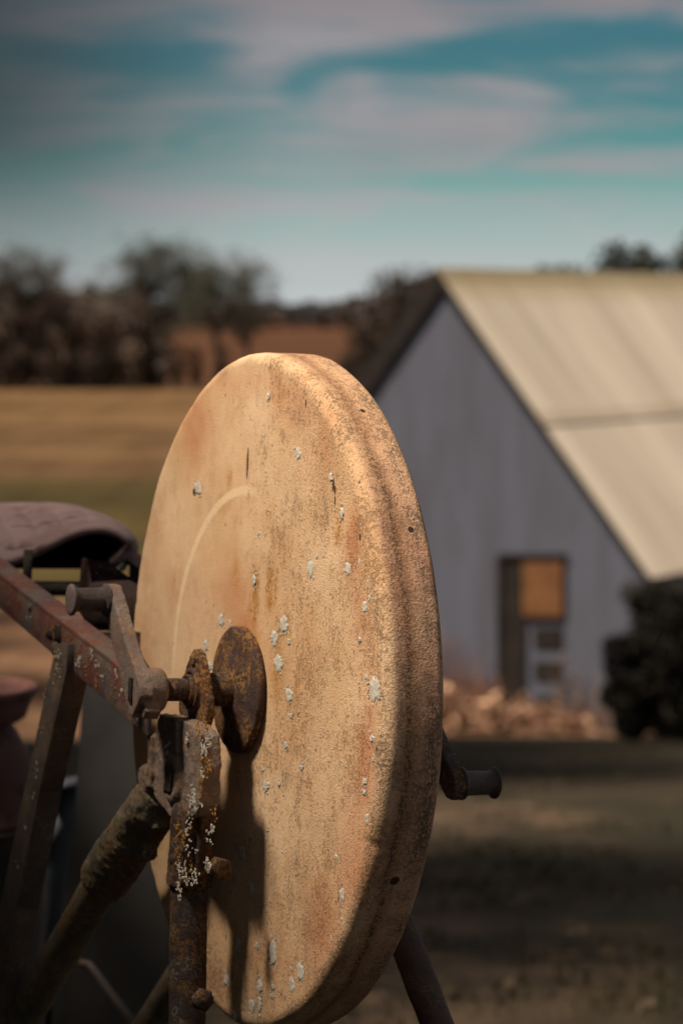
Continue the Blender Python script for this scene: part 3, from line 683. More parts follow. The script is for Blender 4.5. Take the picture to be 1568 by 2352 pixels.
# ---- legs
def leg_v(sgn):
    ax = (lambda a: a) if sgn == 1 else mir
    NN = N * sgn
    def q(px, py, a):
        _, b, h = loc(pl(px, py, a)); return P(ax(a), b, h)
    top, mid_, low = q(448, 1845, 0.040), q(434, 2030, 0.040), q(430, 2352, 0.040)
    if sgn == -1:                # the far leg splays a little more, as seen below the wheel
        top, mid_, low = P(mir(0.040), *loc(top)[1:]), P(mir(0.040), *loc(mid_)[1:]), hit(1003, 2352, P(mir(0.052), 0, 0), N)
        mid_ = top + (low - top) * 0.35
    gnd = toground(mid_, low)
    mb = MB()
    pth = [mid_ + (gnd - mid_) * (i / 30) for i in range(31)]; pth = [top + (mid_ - top) * 0.4] + pth
    mb.tube(pth, [(0.0138 if sgn == 1 else 0.0118) + 0.0006 * mn.noise(Vector((i * 0.9, sgn, 0))) for i in range(len(pth))], 28)
    o = mb.build('leg', IRON if sgn == 1 else mat_iron('brown_leg_tube', (0.05, 0.030, 0.024), (0.075, 0.045, 0.035), ochre=.2, pale=.15), root)
    sub = o.modifiers.new('subd', 'SUBSURF'); sub.levels = 2; sub.render_levels = 2; rough(o, 0.0016, 0.009)
    mb = MB(); dd = (mid_ - top)
    mb.tube([top - dd * 0.02, top + dd * 0.1, top + dd * 0.5, mid_, mid_ + dd * 0.02], [0.0135, 0.0170, 0.0168, 0.0170, 0.0155], 40)
    s_ = dd.normalized().cross(NN).normalized()
    mb.box(top + dd * 0.5 + s_ * 0.0165 * (-1 if s_.dot(U) < 0 else 1), NN * 0.0035, s_ * 0.0045, dd * 0.42)
    mb.box(top + dd * 0.5 + U * 0.013 + NN * 0.010, NN * 0.003, U * 0.004, dd * 0.47)
    o = mb.build('leg_socket', IRON, root); cast(o, 0.0014, 0.0022, 0.009, 0.0008)
    # clamp bolt
    mb = MB()
    if sgn == 1:
        c1 = q(406, 1972, 0.052); mb.lathe(c1, NN * -1, [(-0.0055, 0), (-0.0050, 0.003), (-0.0030, 0.0058), (0.0, 0.0068), (0.003, 0.0068), (0.003, 0)], 24)
        o2 = mb.build('clamp_bolt', IRON, o); rough(o2, 0.0010, 0.005); mb = MB()
        c2 = q(505, 1996, 0.040); mb.lathe(c2 - U * .006, U, [(0, 0), (0, 0.0085), (0.010, 0.0085), (0.0105, 0.0075), (0.0105, 0)], 6)
        o2 = mb.build('clamp_bolt', IRON, o); rough(o2, 0.0010, 0.005); mb = MB()
        c3 = q(472, 2300, 0.040); mb.lathe(c3 - U * .008, U, [(0, 0), (0, 0.0085), (0.005, 0.0085), (0.0075, 0.006), (0.0085, 0)], 6)
        o2 = mb.build('clamp_bolt', IRON, o); rough(o2, 0.0010, 0.005)
        rg = random.Random(8); mb = MB()
        for (x_, y_, sp, cnt, mi) in [(424, 2018, .003, 24, 0), (446, 2016, .003, 22, 0), (478, 1992, .0022, 26, 0), (474, 1978, .002, 16, 0), (412, 1996, .0025, 14, 0), (410, 2042, .002, 16, 0), (412, 2060, .002, 12, 0), (422, 1938, .002, 8, 1), (430, 1905, .003, 10, 0), (420, 1925, .004, 12, 1), (436, 1892, .004, 8, 0), (408, 1960, .003, 10, 1), (440, 2000, .003, 8, 1), (488, 1905, .002, 14, 0), (492, 1870, .003, 10, 1), (405, 1900, .0015, 10, 1), (404, 1930, .0015, 10, 1), (440, 1950, .006, 10, 0), (425, 1975, .006, 8, 0), (480, 1930, .003, 10, 0)]:
            q0 = q(x_, y_, 0.0585 if x_ < 465 else 0.052)
            for j in range(cnt):
                o_ = U * rg.gauss(0, sp * 1.2) + V * rg.gauss(0, sp) - N * abs(rg.gauss(0, .0006))
                crust(mb, q0 + o_, U, V, N, rg.uniform(.0004, .0012), rg.uniform(.0005, .0015), rg, mi, .0006)
        q_ = mb.build('lichen', [LICH, LICHO], o); q_['kind'] = 'stuff'
leg_v(1); leg_v(-1)

def leg_r(sgn):
    ax = (lambda a: a) if sgn == 1 else mir
    NN = N * sgn
    def q(px, py, a):
        _, b, h = loc(pl(px, py, a)); return P(ax(a), b, h)
    p0, p1, p2 = q(372, 1822, 0.040), q(238, 2022, 0.040), q(48, 2352, 0.040)
    gnd = toground(p1, p2)
    mb = MB(); pth = [p0 + (p1 - p0) * 0.3] + [p1 + (gnd - p1) * (i / 30) for i in range(31)]
    mb.tube(pth, [0.0153 + 0.0006 * mn.noise(Vector((i * 0.8, 5, 0))) for i in range(len(pth))], 28)
    o = mb.build('leg', IRON_M, root)
    sub = o.modifiers.new('subd', 'SUBSURF'); sub.levels = 2; sub.render_levels = 2; rough(o, 0.0018, 0.010)
    dd = p1 - p0; mb = MB()
    mb.tube([p0 - dd * .02, p0 + dd * .12, p0 + dd * .6, p1 - dd * .05, p1], [0.0140, 0.0195, 0.0208, 0.0210, 0.0170], 40)
    s_ = dd.normalized().cross(NN).normalized()
    if s_.dot(V) > 0: s_ = -s_
    mb.box(p0 + dd * 0.52 + s_ * 0.0175, NN * 0.0055, s_ * 0.005, dd * 0.44)
    mb.tube([p0 + dd * 0.35 + s_ * 0.012 - NN * .004, p0 + dd * 0.30 + s_ * 0.030], 0.006, 12)
    mb.box(p0 + dd * 0.85 - s_ * 0.015 + NN * .004, NN * 0.006, s_ * 0.004, dd * 0.10)
    o = mb.build('leg_socket', IRON_M, root); cast(o, 0.0014, 0.0032, 0.010, 0.0014)
leg_r(1); leg_r(-1)

# ---- faded red angle bars running back to the seat, one on either side
def seat_bar(sgn):
    ax = (lambda a: a) if sgn == 1 else mir
    NN = N * sgn
    tp = [(-400, 1018), (-200, 1166), (-40, 1287), (100, 1394), (253, 1512), (334, 1590)]
    bt = [(338, 1690), (297, 1656), (154, 1531), (-40, 1362), (-200, 1226), (-400, 1062)]
    a_ = 0.058
    if sgn == -1: tp = [(-80, 1257), (-40, 1287)] + tp[3:]; bt = bt[:4] + [(-80, 1328)]
    def q(x_, y_):
        _, b, h = loc(pl(x_, y_, a_)); return P(ax(a_), b, h)
    mb = MB(); T = [q(*i) for i in tp]; B = [q(*i) for i in bt]
    mb.prism(T + B, NN * -0.004)
    for i in range(len(T) - 1):         # inward top flange
        A_, B_ = T[i], T[i + 1]; dn2 = NN.cross(B_ - A_).normalized()
        if dn2.z > 0: dn2 = -dn2
        mb.prism([A_, B_, B_ + dn2 * 0.004, A_ + dn2 * 0.004], NN * -0.022)
    o = mb.build('seat_bar', BARM, root); bevel(o, 0.0006); rough(o, 0.001, 0.02)
    if sgn == 1:
        mb = MB()
        for (x0, x1, y0, y1) in ((110, 121, 1446, 1468), (128, 141, 1435, 1480)):
            mb.prism([q(x0, y0) + NN * .0012, q(x1, y0 + 4) + NN * .0012, q(x1, y1) + NN * .0012, q(x0, y1 - 4) + NN * .0012], NN * -0.002)
        mb.build('bolt_slot', DARKI, o)
        mb = MB(); c_ = q(133, 1490); mb.lathe(c_, NN, [(0, 0), (0, .006), (.0035, .006), (.004, 0)], 6)
        mb.build('bolt', IRON_M, o); mb = MB()
        c_ = q(70, 1395); mb.lathe(c_, NN, [(0, 0), (0, .0035), (.001, .0035), (.0015, 0)], 12)
        mb.build('bolt', IRON_M, o)
        rg = random.Random(2); mb = MB()
        for i in range(26):
            x_ = rg.uniform(60, 330); y_ = 1318 + 0.80 * x_ + rg.uniform(15, 75)
            q0 = q(x_, y_) + NN * 0.0003; mi = 0 if rg.random() < .5 else 1
            for j in range(rg.randint(3, 9)): crust(mb, q0 + U * rg.gauss(0, .003) + V * rg.gauss(0, .0022), U, V, N, rg.uniform(.0006, .002), rg.uniform(.0006, .0016), rg, mi, .0004)
        l_ = mb.build('lichen', [LICH, LICHO], o); l_['kind'] = 'stuff'
seat_bar(1); seat_bar(-1)

# ---- flat strap down from the bar
def strap():
    a_ = 0.064
    Lf = [(124, 1478), (124, 1505), (48, 1850), (0, 2080), (-60, 2352)]; Rt = [(-10, 2352), (38, 2090), (90, 1818), (154, 1533), (156, 1478)]
    mb = MB(); mb.prism([pl(x_, y_, a_) for x_, y_ in Lf + Rt], N * -0.003)
    for i in range(len(Rt) - 1):
        A_, B_ = pl(*Rt[i], a_), pl(*Rt[i + 1], a_); mb.prism([A_, B_, B_ - U * 0.003, A_ - U * 0.003], N * -0.020)
    lo1 = pl(-35, 2352, a_); hi1 = pl(20, 2085, a_); g_ = toground(hi1, lo1)
    mb.box((lo1 + g_) / 2 - N * .0015, (g_ - lo1) / 2, U * 0.018, N * 0.0015)
    o = mb.build('strap_leg', STRAPM, root); bevel(o, 0.0005); rough(o, 0.0012, 0.02)
    rg = random.Random(12); mb = MB()
    for (x_, y_, c_) in [(135, 1500, 20), (130, 1520, 14), (132, 1540, 12), (100, 1670, 6), (104, 1595, 5), (125, 1560, 6), (84, 1760, 5), (60, 1900, 5), (78, 1830, 6), (40, 1990, 5)]:
        for j in range(c_): crust(mb, pl(x_, y_, a_) + U * rg.gauss(0, .004) + V * rg.gauss(0, .003) + N * .0004, U, V, N, rg.uniform(.0006, .002), rg.uniform(.0006, .0018), rg, j % 2, .0004)
    l_ = mb.build('lichen', [LICH, LICHO], o); l_['kind'] = 'stuff'
strap()

# ---- cross members between the bars and the dark board behind the wheel
mb = MB()
q0 = pl(178, 1452, 0.054); q1 = q0 - N * 0.155
w_ = -U * 0.016
mb.prism([q0, q1, q1 + w_, q0 + w_], V * -0.003); mb.prism([q0, q1, q1 - V * 0.028, q0 - V * 0.028], w_ * 0.15)
bevel(mb.build('cross_member', STRAPM, root), 0.0005)
mb = MB()
q0 = aty(-120, 1352, 2.52); q1 = q0 - N * 0.30
mb.prism([q0 + V * .006, q1 + V * .006, q1 - V * .006, q0 - V * .006], U * -0.02)
q2 = aty(63, 1340, 2.5); mb.box(q2 + V * 0.010, N * .0032, U * .0032, V * .020)
mb.build('seat_rail', DARKI, root)
mb = MB()
mb.prism([aty(188, 1282, 2.42), aty(236, 1290, 2.42), aty(322, 1350, 2.36), aty(322, 1450, 2.36), aty(262, 1470, 2.40), aty(214, 1452, 2.42), aty(178, 1400, 2.42)], -N * 0.004)
o = mb.build('seat_bracket', mat_iron('brown_bracket', (0.028, 0.015, 0.012), (0.05, 0.02, 0.017), ochre=.1, pale=.05), root)
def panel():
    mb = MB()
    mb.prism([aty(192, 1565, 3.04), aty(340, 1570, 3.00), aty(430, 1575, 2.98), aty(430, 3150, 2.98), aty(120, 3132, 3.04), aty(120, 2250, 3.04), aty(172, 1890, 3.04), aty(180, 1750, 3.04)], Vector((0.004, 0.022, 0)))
    o = mb.build('wooden_panel', mat_plain('near_black_board', (0.004, 0.0035, 0.0035), (0.008, 0.007, 0.006), 12, 0.9))  # one flat sheet, nearly black all over
    tag(o, 'near black wooden panel standing upright behind the left side of the stone wheel', 'panel')
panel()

# ---- pressed steel seat
def interp(pts, x):
    for (x0, y0), (x1, y1) in zip(pts, pts[1:]):
        if x0 <= x <= x1: return y0 + (y1 - y0) * (x - x0) / (x1 - x0)
    return pts[-1][1] if x > pts[-1][0] else pts[0][1]
def spline(pts, n):
    out = []; P_ = [Vector(p_) for p_ in pts]
    for i in range(len(P_) - 1):
        a, b, c_, d_ = P_[max(i - 1, 0)], P_[i], P_[i + 1], P_[min(i + 2, len(P_) - 1)]
        for k in range(n):
            s_ = k / n
            out.append(0.5 * ((2 * b) + (-a + c_) * s_ + (2 * a - 5 * b + 4 * c_ - d_) * s_ ** 2 + (-a + 3 * b - 3 * c_ + d_) * s_ ** 3))
    out.append(P_[-1]); return out
T = spline([(-420, 1215), (-300, 1175), (-150, 1160), (0, 1158), (88, 1156), (154, 1161), (198, 1171), (242, 1187), (286, 1213), (308, 1239), (314, 1262), (304, 1284), (284, 1304)], 8)
Ec = spline([(-400, 1275), (-300, 1300), (-150, 1305), (0, 1294), (44, 1284), (77, 1271), (120, 1250), (165, 1228), (210, 1217), (255, 1221), (293, 1244), (282, 1268), (256, 1292)], 8)
nT = len(T); NR = 16
mb = MB(); vs = []
for i in range(nT):
    s_ = i / (nT - 1)
    yt = 2.78 - 0.20 * max(0, s_ - 0.6) / 0.4; ye = 2.52 + 0.02 * s_
    for j in range(NR + 1):
        q = j / NR
        x_ = T[i].x * (1 - q) + Ec[i].x * q; y_ = T[i].y * (1 - q) + Ec[i].y * q
        bul = math.sin(math.pi * q)
        dep = yt * (1 - q) + ye * q
        wdt = (Ec[i] - T[i]).length
        p_ = aty(x_, y_, dep)
        p_ += Vector((0, 0, 0.010 * bul * min(1, wdt / 120)))
        # pressed ribs radiate over the broad part
        rb = -max(0.0, math.sin((x_ * 1.0 - (y_ - 1160) * 0.9) / 70 * 2 * math.pi * 1.0)) ** 2
        msk = min(1, max(0, (wdt - 60) / 50)) * math.sin(math.pi * min(1, max(0, (q - .15) / .75)))
        p_ += Vector((0, -0.3, 1)).normalized() * 0.0030 * rb * msk
        vs.append(p_)
mb.add(vs, [(i * (NR + 1) + j, i * (NR + 1) + j + 1, (i + 1) * (NR + 1) + j + 1, (i + 1) * (NR + 1) + j) for i in range(nT - 1) for j in range(NR)])
seat = mb.build('seat', SEATM, root)
so2 = seat.modifiers.new('solid', 'SOLIDIFY'); so2.thickness = 0.0045; so2.offset = 0
ss = seat.modifiers.new('sub', 'SUBSURF'); ss.levels = 1; ss.render_levels = 1
# rolled rim of the seat (lighter, worn edge)
mb = MB(); pts = [aty(p_.x, p_.y, 2.52 + 0.02 * i / (nT - 1)) for i, p_ in enumerate(Ec)]
mb.tube(pts, 0.0042, 10)
mb.build('rolled_rim', SEATM, seat)
# dark underside pan
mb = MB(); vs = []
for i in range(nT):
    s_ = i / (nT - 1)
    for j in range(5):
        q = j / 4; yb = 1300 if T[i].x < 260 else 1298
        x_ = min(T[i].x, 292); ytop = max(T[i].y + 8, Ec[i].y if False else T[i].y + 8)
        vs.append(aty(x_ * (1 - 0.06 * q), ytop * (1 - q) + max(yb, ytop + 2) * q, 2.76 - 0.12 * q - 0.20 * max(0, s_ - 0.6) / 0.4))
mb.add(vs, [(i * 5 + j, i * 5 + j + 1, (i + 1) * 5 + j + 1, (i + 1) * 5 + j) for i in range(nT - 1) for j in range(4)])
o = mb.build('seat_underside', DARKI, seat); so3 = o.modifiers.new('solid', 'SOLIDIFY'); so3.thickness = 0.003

# ------------------------------------------------------------------ clutter to the left behind the frame: drum, pot, basin, sheet
DX = aty(-75, 1900, 3.15)
dr = empty('steel_drum', (DX.x, DX.y, gz(DX.x, DX.y)), 'dark rusty steel drum standing behind the grindstone and holding a pink pot', 'drum')
zt = aty(0, 1892, 3.15).z; zb_ = gz(DX.x, DX.y) - 0.01; c_ = Vector((DX.x, DX.y + 0.0, zb_)); H = zt - zb_
mb = MB(); mb.lathe(c_, Vector((0, 0, 1)), [(0, 0), (0, .085), (H * .3, .085), (H * .32, .089), (H * .34, .085), (H * .64, .085), (H * .66, .089), (H * .68, .085), (H - .01, .085), (H - .006, .088), (H, .086), (H - .002, .08), (H - .006, 0)], 48)
mb.build('drum_body', DRUMM, dr)
mb = MB(); mb.lathe(c_ + Vector((0, 0, H - 0.004)), Vector((0, 0, 1)), [(0, 0.0835), (0, .090), (.005, .0905), (.006, .0835)], 48); mb.build('drum_rim', DRUMM, dr)
def lathe_obj(name, c_, prof_, mat, label, cat, tilt=None, thick=0.0):
    mb = MB(); mb.lathe(Vector((0, 0, 0)), Vector((0, 0, 1)), prof_, 64)
    o = mb.build(name, mat); o.location = c_
    if tilt: o.rotation_euler = tilt
    return tag(o, label, cat)
pc = Vector((DX.x + 0.002, DX.y, zt))
s3 = 3.15 / FPX
lathe_obj('iron_pot', pc, [(0, 0), (0, .074), (.004, .0845), (.010, .0848), (.016, .081), (.03, .081), (.055, .078), (.08, .068), (.100, .057), (.116, .047), (.120, .042), (.121, 0)], PINK, 'upturned rusty pink iron pot with a flared lip, standing on the dark drum', 'pot')
bc_ = aty(-50, 1580, 3.12); bc_ = Vector((DX.x + .004, bc_.y, pc.z + 0.121))
lathe_obj('enamel_basin', bc_, [(0, 0), (0, .060), (.004, .066), (.018, .071), (.024, .073), (.030, .079), (.036, .080), (.040, .076), (.038, .069), (.030, .067), (.008, .060), (.006, .054), (.006, 0)], PINK, 'shallow rusty pink basin with a rolled rim set on top of the upturned pot', 'basin')
mb = MB(); q = [aty(98, 1815, 3.3), aty(186, 1792, 3.3), aty(182, 1850, 3.3), aty(150, 2000, 3.3), aty(90, 1975, 3.3)]
sheet = MB(); sheet.prism([aty(96, 1825, 3.30), aty(190, 1808, 3.30), aty(172, 1880, 3.32), aty(150, 2010, 3.32), aty(150, 2600, 3.35), aty(70, 2600, 3.35), aty(70, 1980, 3.32)], Vector((0.01, 0.02, 0)))
sh = sheet.build('metal_sheet', GREYM); tag(sh, 'blue grey metal sheet leaning upright beside the dark drum', 'sheet')
f_ = MB(); f_.prism([aty(96, 1812, 3.28), aty(190, 1793, 3.28), aty(190, 1806, 3.28), aty(96, 1826, 3.28)], Vector((0.0, 0.05, 0)))
f_.build('folded_edge', mat_plain('pale_sheet_edge', (0.045, 0.048, 0.054), (0.06, 0.064, 0.070), 6, .5), sh)
rod = MB(); rod.tube([aty(182, 2212, 2.9), aty(205, 2216, 2.9), aty(235, 2255, 2.88), aty(300, 2340, 2.85), Vector((aty(300, 2340, 2.85).x + .1, 2.75, 0.0))], 0.0045, 10)
tag(rod.build('iron_rod', DARKI), 'bent rusty iron rod leaning low beneath the grindstone frame', 'rod')

# ------------------------------------------------------------------ barn
APX = 36.0
ap = aty(1008, 624, APX)
cd, sdv = 0.85, 0.527
Wd = Vector((cd, -sdv, 0))            # along the gable, towards the right eave
Rd = Vector((sdv, cd, 0))             # along the ridge, away from the gable
Gn = -Rd
def gp(px, py, off=0.0): return hit(px, py, ap + Gn * off, Gn)
eR = gp(1497, 1328)
wR = (eR - ap).dot(Wd); drop = ap.z - eR.z
pitch_ = math.atan2(drop, wR)
base_z = gz(0.5, 35) - 0.5
barn = empty('barn', (ap.x, ap.y, gz(ap.x, ap.y)), 'grey white gabled barn with a sunlit corrugated metal roof', 'barn')
def bp(w__, r__, z__): return ap + Wd * w__ + Rd * r__ + Vector((0, 0, z__))
LEN = 13.0
mwall, t, p = new_mat('shade_toned_boards'); co = geopos(t)
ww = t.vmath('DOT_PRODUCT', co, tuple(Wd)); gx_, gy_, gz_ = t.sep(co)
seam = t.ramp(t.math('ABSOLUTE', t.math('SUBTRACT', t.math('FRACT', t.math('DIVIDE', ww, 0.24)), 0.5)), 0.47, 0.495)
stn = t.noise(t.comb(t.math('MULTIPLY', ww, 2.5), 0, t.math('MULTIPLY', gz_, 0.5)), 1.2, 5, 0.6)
c = t.mix(t.ramp(stn, 0.35, 0.7), (0.096, 0.106, 0.142), (0.074, 0.077, 0.098))  # stains over a white-board base darkened and blued to imitate shade
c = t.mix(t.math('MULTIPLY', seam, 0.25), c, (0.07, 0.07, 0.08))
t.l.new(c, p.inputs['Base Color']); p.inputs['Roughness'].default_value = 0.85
mb = MB(); hw = wR - 0.10; th_ = 0.16
zt_ = -th_; ze = zt_ - (hw) * math.tan(pitch_)
mb.prism([bp(0, 0, zt_), bp(hw, 0, ze), bp(hw, 0, base_z - ap.z), bp(-hw, 0, base_z - ap.z), bp(-hw, 0, ze)], Rd * 0.14)
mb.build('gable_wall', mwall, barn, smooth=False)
mb = MB()
for s_ in (1, -1): mb.prism([bp(s_ * hw, 0.15, ze), bp(s_ * hw, LEN, ze), bp(s_ * hw, LEN, base_z - ap.z), bp(s_ * hw, 0.15, base_z - ap.z)], Wd * -0.14 * s_)
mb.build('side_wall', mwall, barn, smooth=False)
# corrugated roof, two courses on each slope
mroof, t, p = new_mat('corrugated_iron'); co = geopos(t)
rr_ = t.vmath('DOT_PRODUCT', co, tuple(Rd)); gx_, gy_, gz_ = t.sep(co)
sheetn = t.new('ShaderNodeTexWhiteNoise', noise_dimensions='1D'); t.put(sheetn.inputs['W'], t.math('FLOOR', t.math('DIVIDE', rr_, 0.62)))
c = t.mix(sheetn.outputs['Value'], (0.38, 0.325, 0.255), (0.50, 0.435, 0.35))
dr_ = t.noise(t.comb(t.math('MULTIPLY', rr_, 3.0), 0, t.math('MULTIPLY', gz_, 0.35)), 0.8, 5, 0.6)
c = t.mix(t.math('MULTIPLY', t.ramp(dr_, 0.48, 0.72), 0.45), c, (0.24, 0.20, 0.145))
pt_ = t.noise(co, 0.9, 4, 0.6)
c = t.mix(t.math('MULTIPLY', t.ramp(pt_, 0.64, 0.74), 0.6), c, (0.20, 0.16, 0.11))
c = t.mix(t.math('MULTIPLY', t.ramp(gz_, ap.z - 0.50, ap.z - 0.05), 0.7), c, (0.26, 0.205, 0.10))
c = t.mix(t.math('MULTIPLY', t.ramp(t.math('ADD', t.math('ABSOLUTE', t.math('SUBTRACT', gz_, ap.z - drop * 0.485)), t.math('MULTIPLY', t.math('SUBTRACT', pt_, 0.5), -0.25)), 0.10, 0.02), 0.35), c, (0.22, 0.17, 0.10))
t.l.new(c, p.inputs['Base Color']); p.inputs['Roughness'].default_value = 0.95; p.inputs['Specular IOR Level'].default_value = 0.1; p.inputs['Metallic'].default_value = 0.0
for s_ in (1, -1):
    slope_v = (Wd * s_ * math.cos(pitch_) + Vector((0, 0, -math.sin(pitch_)))).normalized()
    nrm = (Wd * s_ * math.sin(pitch_) + Vector((0, 0, math.cos(pitch_)))).normalized()
    SL = math.hypot(wR, drop)
    for (l0, l1, up_, ov) in ((0.0, SL * 0.51, 0.014, 0.07), (SL * 0.485, SL, 0.0, 0.05)):
        mb = MB(); vs = []; nn_ = int((LEN + 0.3) / 0.16 * 8)
        for i in range(nn_ + 1):
            r_ = -(ov if s_ == 1 else ov * 0.3) + i * 0.16 / 8
            hgt = 0.028 * math.sin(2 * math.pi * i / 8)
            for l_ in (l0, (l0 + l1) / 2, l1):
                sag = 0.003 * mn.noise(Vector((r_ * 0.5, l_ * 0.8, 2.0 + s_)))
                vs.append(ap + Rd * r_ + slope_v * l_ + nrm * (hgt + up_ + sag))
        mb.add(vs, [(i * 3 + j, i * 3 + j + 1, i * 3 + j + 4, i * 3 + j + 3) for i in range(nn_) for j in range(2)])
        o = mb.build('roof_sheet', mroof, barn, smooth=False); so4 = o.modifiers.new('s', 'SOLIDIFY'); so4.thickness = 0.004
mb = MB()
capf = [bp(-0.10, -0.08, -0.085), bp(0, -0.08, 0.055), bp(0.10, -0.08, -0.085), bp(0.0, -0.08, 0.03)]
mb.prism(capf, Rd * (LEN + 0.3)); mb.build('ridge_cap', mroof, barn, smooth=False)
DARKW = mat_plain('dark_timber', (0.014, 0.011, 0.009), (0.024, 0.018, 0.014), 5, .9)
mb = MB()
for s_ in (1, -1):
    sv = (Wd * s_ * math.cos(pitch_) + Vector((0, 0, -math.sin(pitch_)))).normalized(); nv = (Wd * s_ * math.sin(pitch_) + Vector((0, 0, math.cos(pitch_)))).normalized()
    wd_ = 0.07 if s_ == 1 else 0.24
    q0 = ap + nv * (0.0 if s_ == 1 else 0.06) + Gn * (0.045 if s_ == 1 else 0.035)
    mb.prism([q0, q0 + sv * SL, q0 + sv * SL - nv * wd_, q0 - nv * wd_], Gn * 0.03)
mb.build('verge_board', DARKW, barn, smooth=False)
# doorway with a dark leaf, an orange board and a stack of small openings
def rect(x0, x1, y0, y1, off): return [gp(x0, y0, off), gp(x1, y0, off), gp(x1, y1, off), gp(x0, y1, off)]
mb = MB(); mb.prism(rect(1146, 1205, 1280, 1622, 0.03), Gn * -0.02); dl = mb.build('door', DARKW, barn, smooth=False)
mb = MB(); mb.prism(rect(1140, 1148, 1274, 1626, 0.06), Gn * -0.055); mb.prism(rect(1148, 1296, 1272, 1282, 0.06), Gn * -0.055); mb.build('door_frame', DARKW, barn, smooth=False)
mb = MB(); mb.prism(rect(1199, 1290, 1292, 1415, 0.055), Gn * -0.03); mb.build('wooden_shutter', mat_plain('orange_plywood', (0.135, 0.058, 0.020), (0.19, 0.088, 0.034), 3, .8, c3=(0.10, 0.042, 0.016)), barn, smooth=False)
for (x0, x1, y0, y1) in ((1226, 1290, 1442, 1490), (1226, 1288, 1520, 1562), (1230, 1284, 1598, 1636)):
    mb = MB(); mb.prism(rect(x0, x1, y0, y1, 0.02), Gn * -0.015); mb.build('vent_opening', DARKW, barn, smooth=False)

# ------------------------------------------------------------------ vegetation
def leafmat(name, c1, c2, sc_=2.0, rough_=0.8):
    m, t, p = new_mat(name); co = geopos(t); oi = t.noise(co, sc_, 3, 0.6)
    t.l.new(t.mix(t.ramp(oi, 0.35, 0.65), c1, c2), p.inputs['Base Color']); p.inputs['Roughness'].default_value = rough_
    p.inputs['Specular IOR Level'].default_value = 0.15
    return m
BARK = leafmat('grey_bark', (0.035, 0.028, 0.024), (0.06, 0.048, 0.040))
TWIG = leafmat('bare_twigs', (0.060, 0.050, 0.040), (0.085, 0.072, 0.055))
TWIGG = leafmat('grey_green_twigs', (0.060, 0.062, 0.045), (0.088, 0.088, 0.062))
SCRUB = leafmat('brown_scrub', (0.13, 0.105, 0.088), (0.20, 0.145, 0.11), 0.3)
BRUSH = leafmat('dark_brown_brush', (0.045, 0.033, 0.026), (0.085, 0.055, 0.036), 0.3)
DKGR = leafmat('dark_evergreen', (0.022, 0.026, 0.018), (0.045, 0.048, 0.030), 0.4)
DRYL = leafmat('dry_weed_leaves', (0.13, 0.07, 0.042), (0.66, 0.42, 0.26), 9.0)
DRYR = leafmat('reddish_dry_weeds', (0.15, 0.07, 0.045), (0.26, 0.14, 0.09), 6.0)
OAKL = leafmat('brown_oak_leaves', (0.06, 0.035, 0.018), (0.11, 0.06, 0.03), 1.0)

def quad(mb, c_, s1, s2, rg, mi=0):
    a = Vector((rg.gauss(0, 1), rg.gauss(0, 1), rg.gauss(0, 1))).normalized(); b = a.orthogonal().normalized()
    b = (b * math.cos(rg.random() * 6.28) + a.cross(b) * math.sin(rg.random() * 6.28)).normalized()
    mb.add([c_ - a * s1, c_ + b * s2, c_ + a * s1, c_ - b * s2], [(0, 1, 2, 3)], mi)
def tree(name, base, h, cr, label, cat, group, seed, twigm=TWIG, dens=1.0, trunk_h=0.28, leafy=False, tr=None, sq=1.0):
    rg = random.Random(seed)
    rt = empty(name, base, label, cat, group)
    tk = MB(); cw = MB()
    tr = tr or h * 0.026
    top = base + Vector((rg.gauss(0, .02) * h, rg.gauss(0, .02) * h, h * trunk_h))
    tk.tube([base - Vector((0, 0, .4)), base + Vector((0, 0, h * .03)), (base + top) / 2 + Vector((rg.gauss(0, .01) * h, 0, 0)), top], [tr * 1.5, tr * 1.2, tr, tr * .85], 8)
    cc = base + Vector((0, 0, h - cr * sq)); tips = []
    def grow(p0, dirv, ln, rad, lev):
        p1 = p0 + dirv * ln; mid_ = (p0 + p1) / 2 + Vector((rg.gauss(0, 1), rg.gauss(0, 1), rg.gauss(0, 1))) * ln * 0.06
        (tk if lev < 2 else cw).tube([p0, mid_, p1], [rad, rad * .8, rad * .6], 5 if lev < 2 else 3, cap=False)
        if lev >= 4: tips.append(p1); return
        n_ = 3 if lev < 3 else 3
        for i in range(n_):
            sp = 0.55 + 0.12 * lev
            nd = (dirv + Vector((rg.gauss(0, sp), rg.gauss(0, sp), rg.gauss(0.08, sp * .7)))).normalized()
            grow(p1 if i else mid_, nd, ln * rg.uniform(.58, .82), rad * .55, lev + 1)
    L0 = (h - h * trunk_h) * 0.36
    for i in range(5):
        a = i * 2 * math.pi / 5 + rg.random(); sp = min(0.95, cr / (h * (1 - trunk_h)) * 1.1)
        grow(top - Vector((0, 0, rg.random() * h * .08)), Vector((math.cos(a) * sp, math.sin(a) * sp, 1)).normalized(), L0 * rg.uniform(.8, 1.1), tr * .6, 0)
    k = int(dens * 3)
    ts = h * (0.012 if not leafy else 0.016)
    for tp_ in tips:
        for j in range(k):
            o_ = Vector((rg.gauss(0, 1), rg.gauss(0, 1), rg.gauss(0, 1))) * h * 0.028
            if leafy: quad(cw, tp_ + o_, ts, ts * .7, rg)
            else: quad(cw, tp_ + o_, h * .040, h * .0030, rg)
    tk.build('trunk', BARK, rt); cw.build('crown', twigm, rt, smooth=False)
    return rt
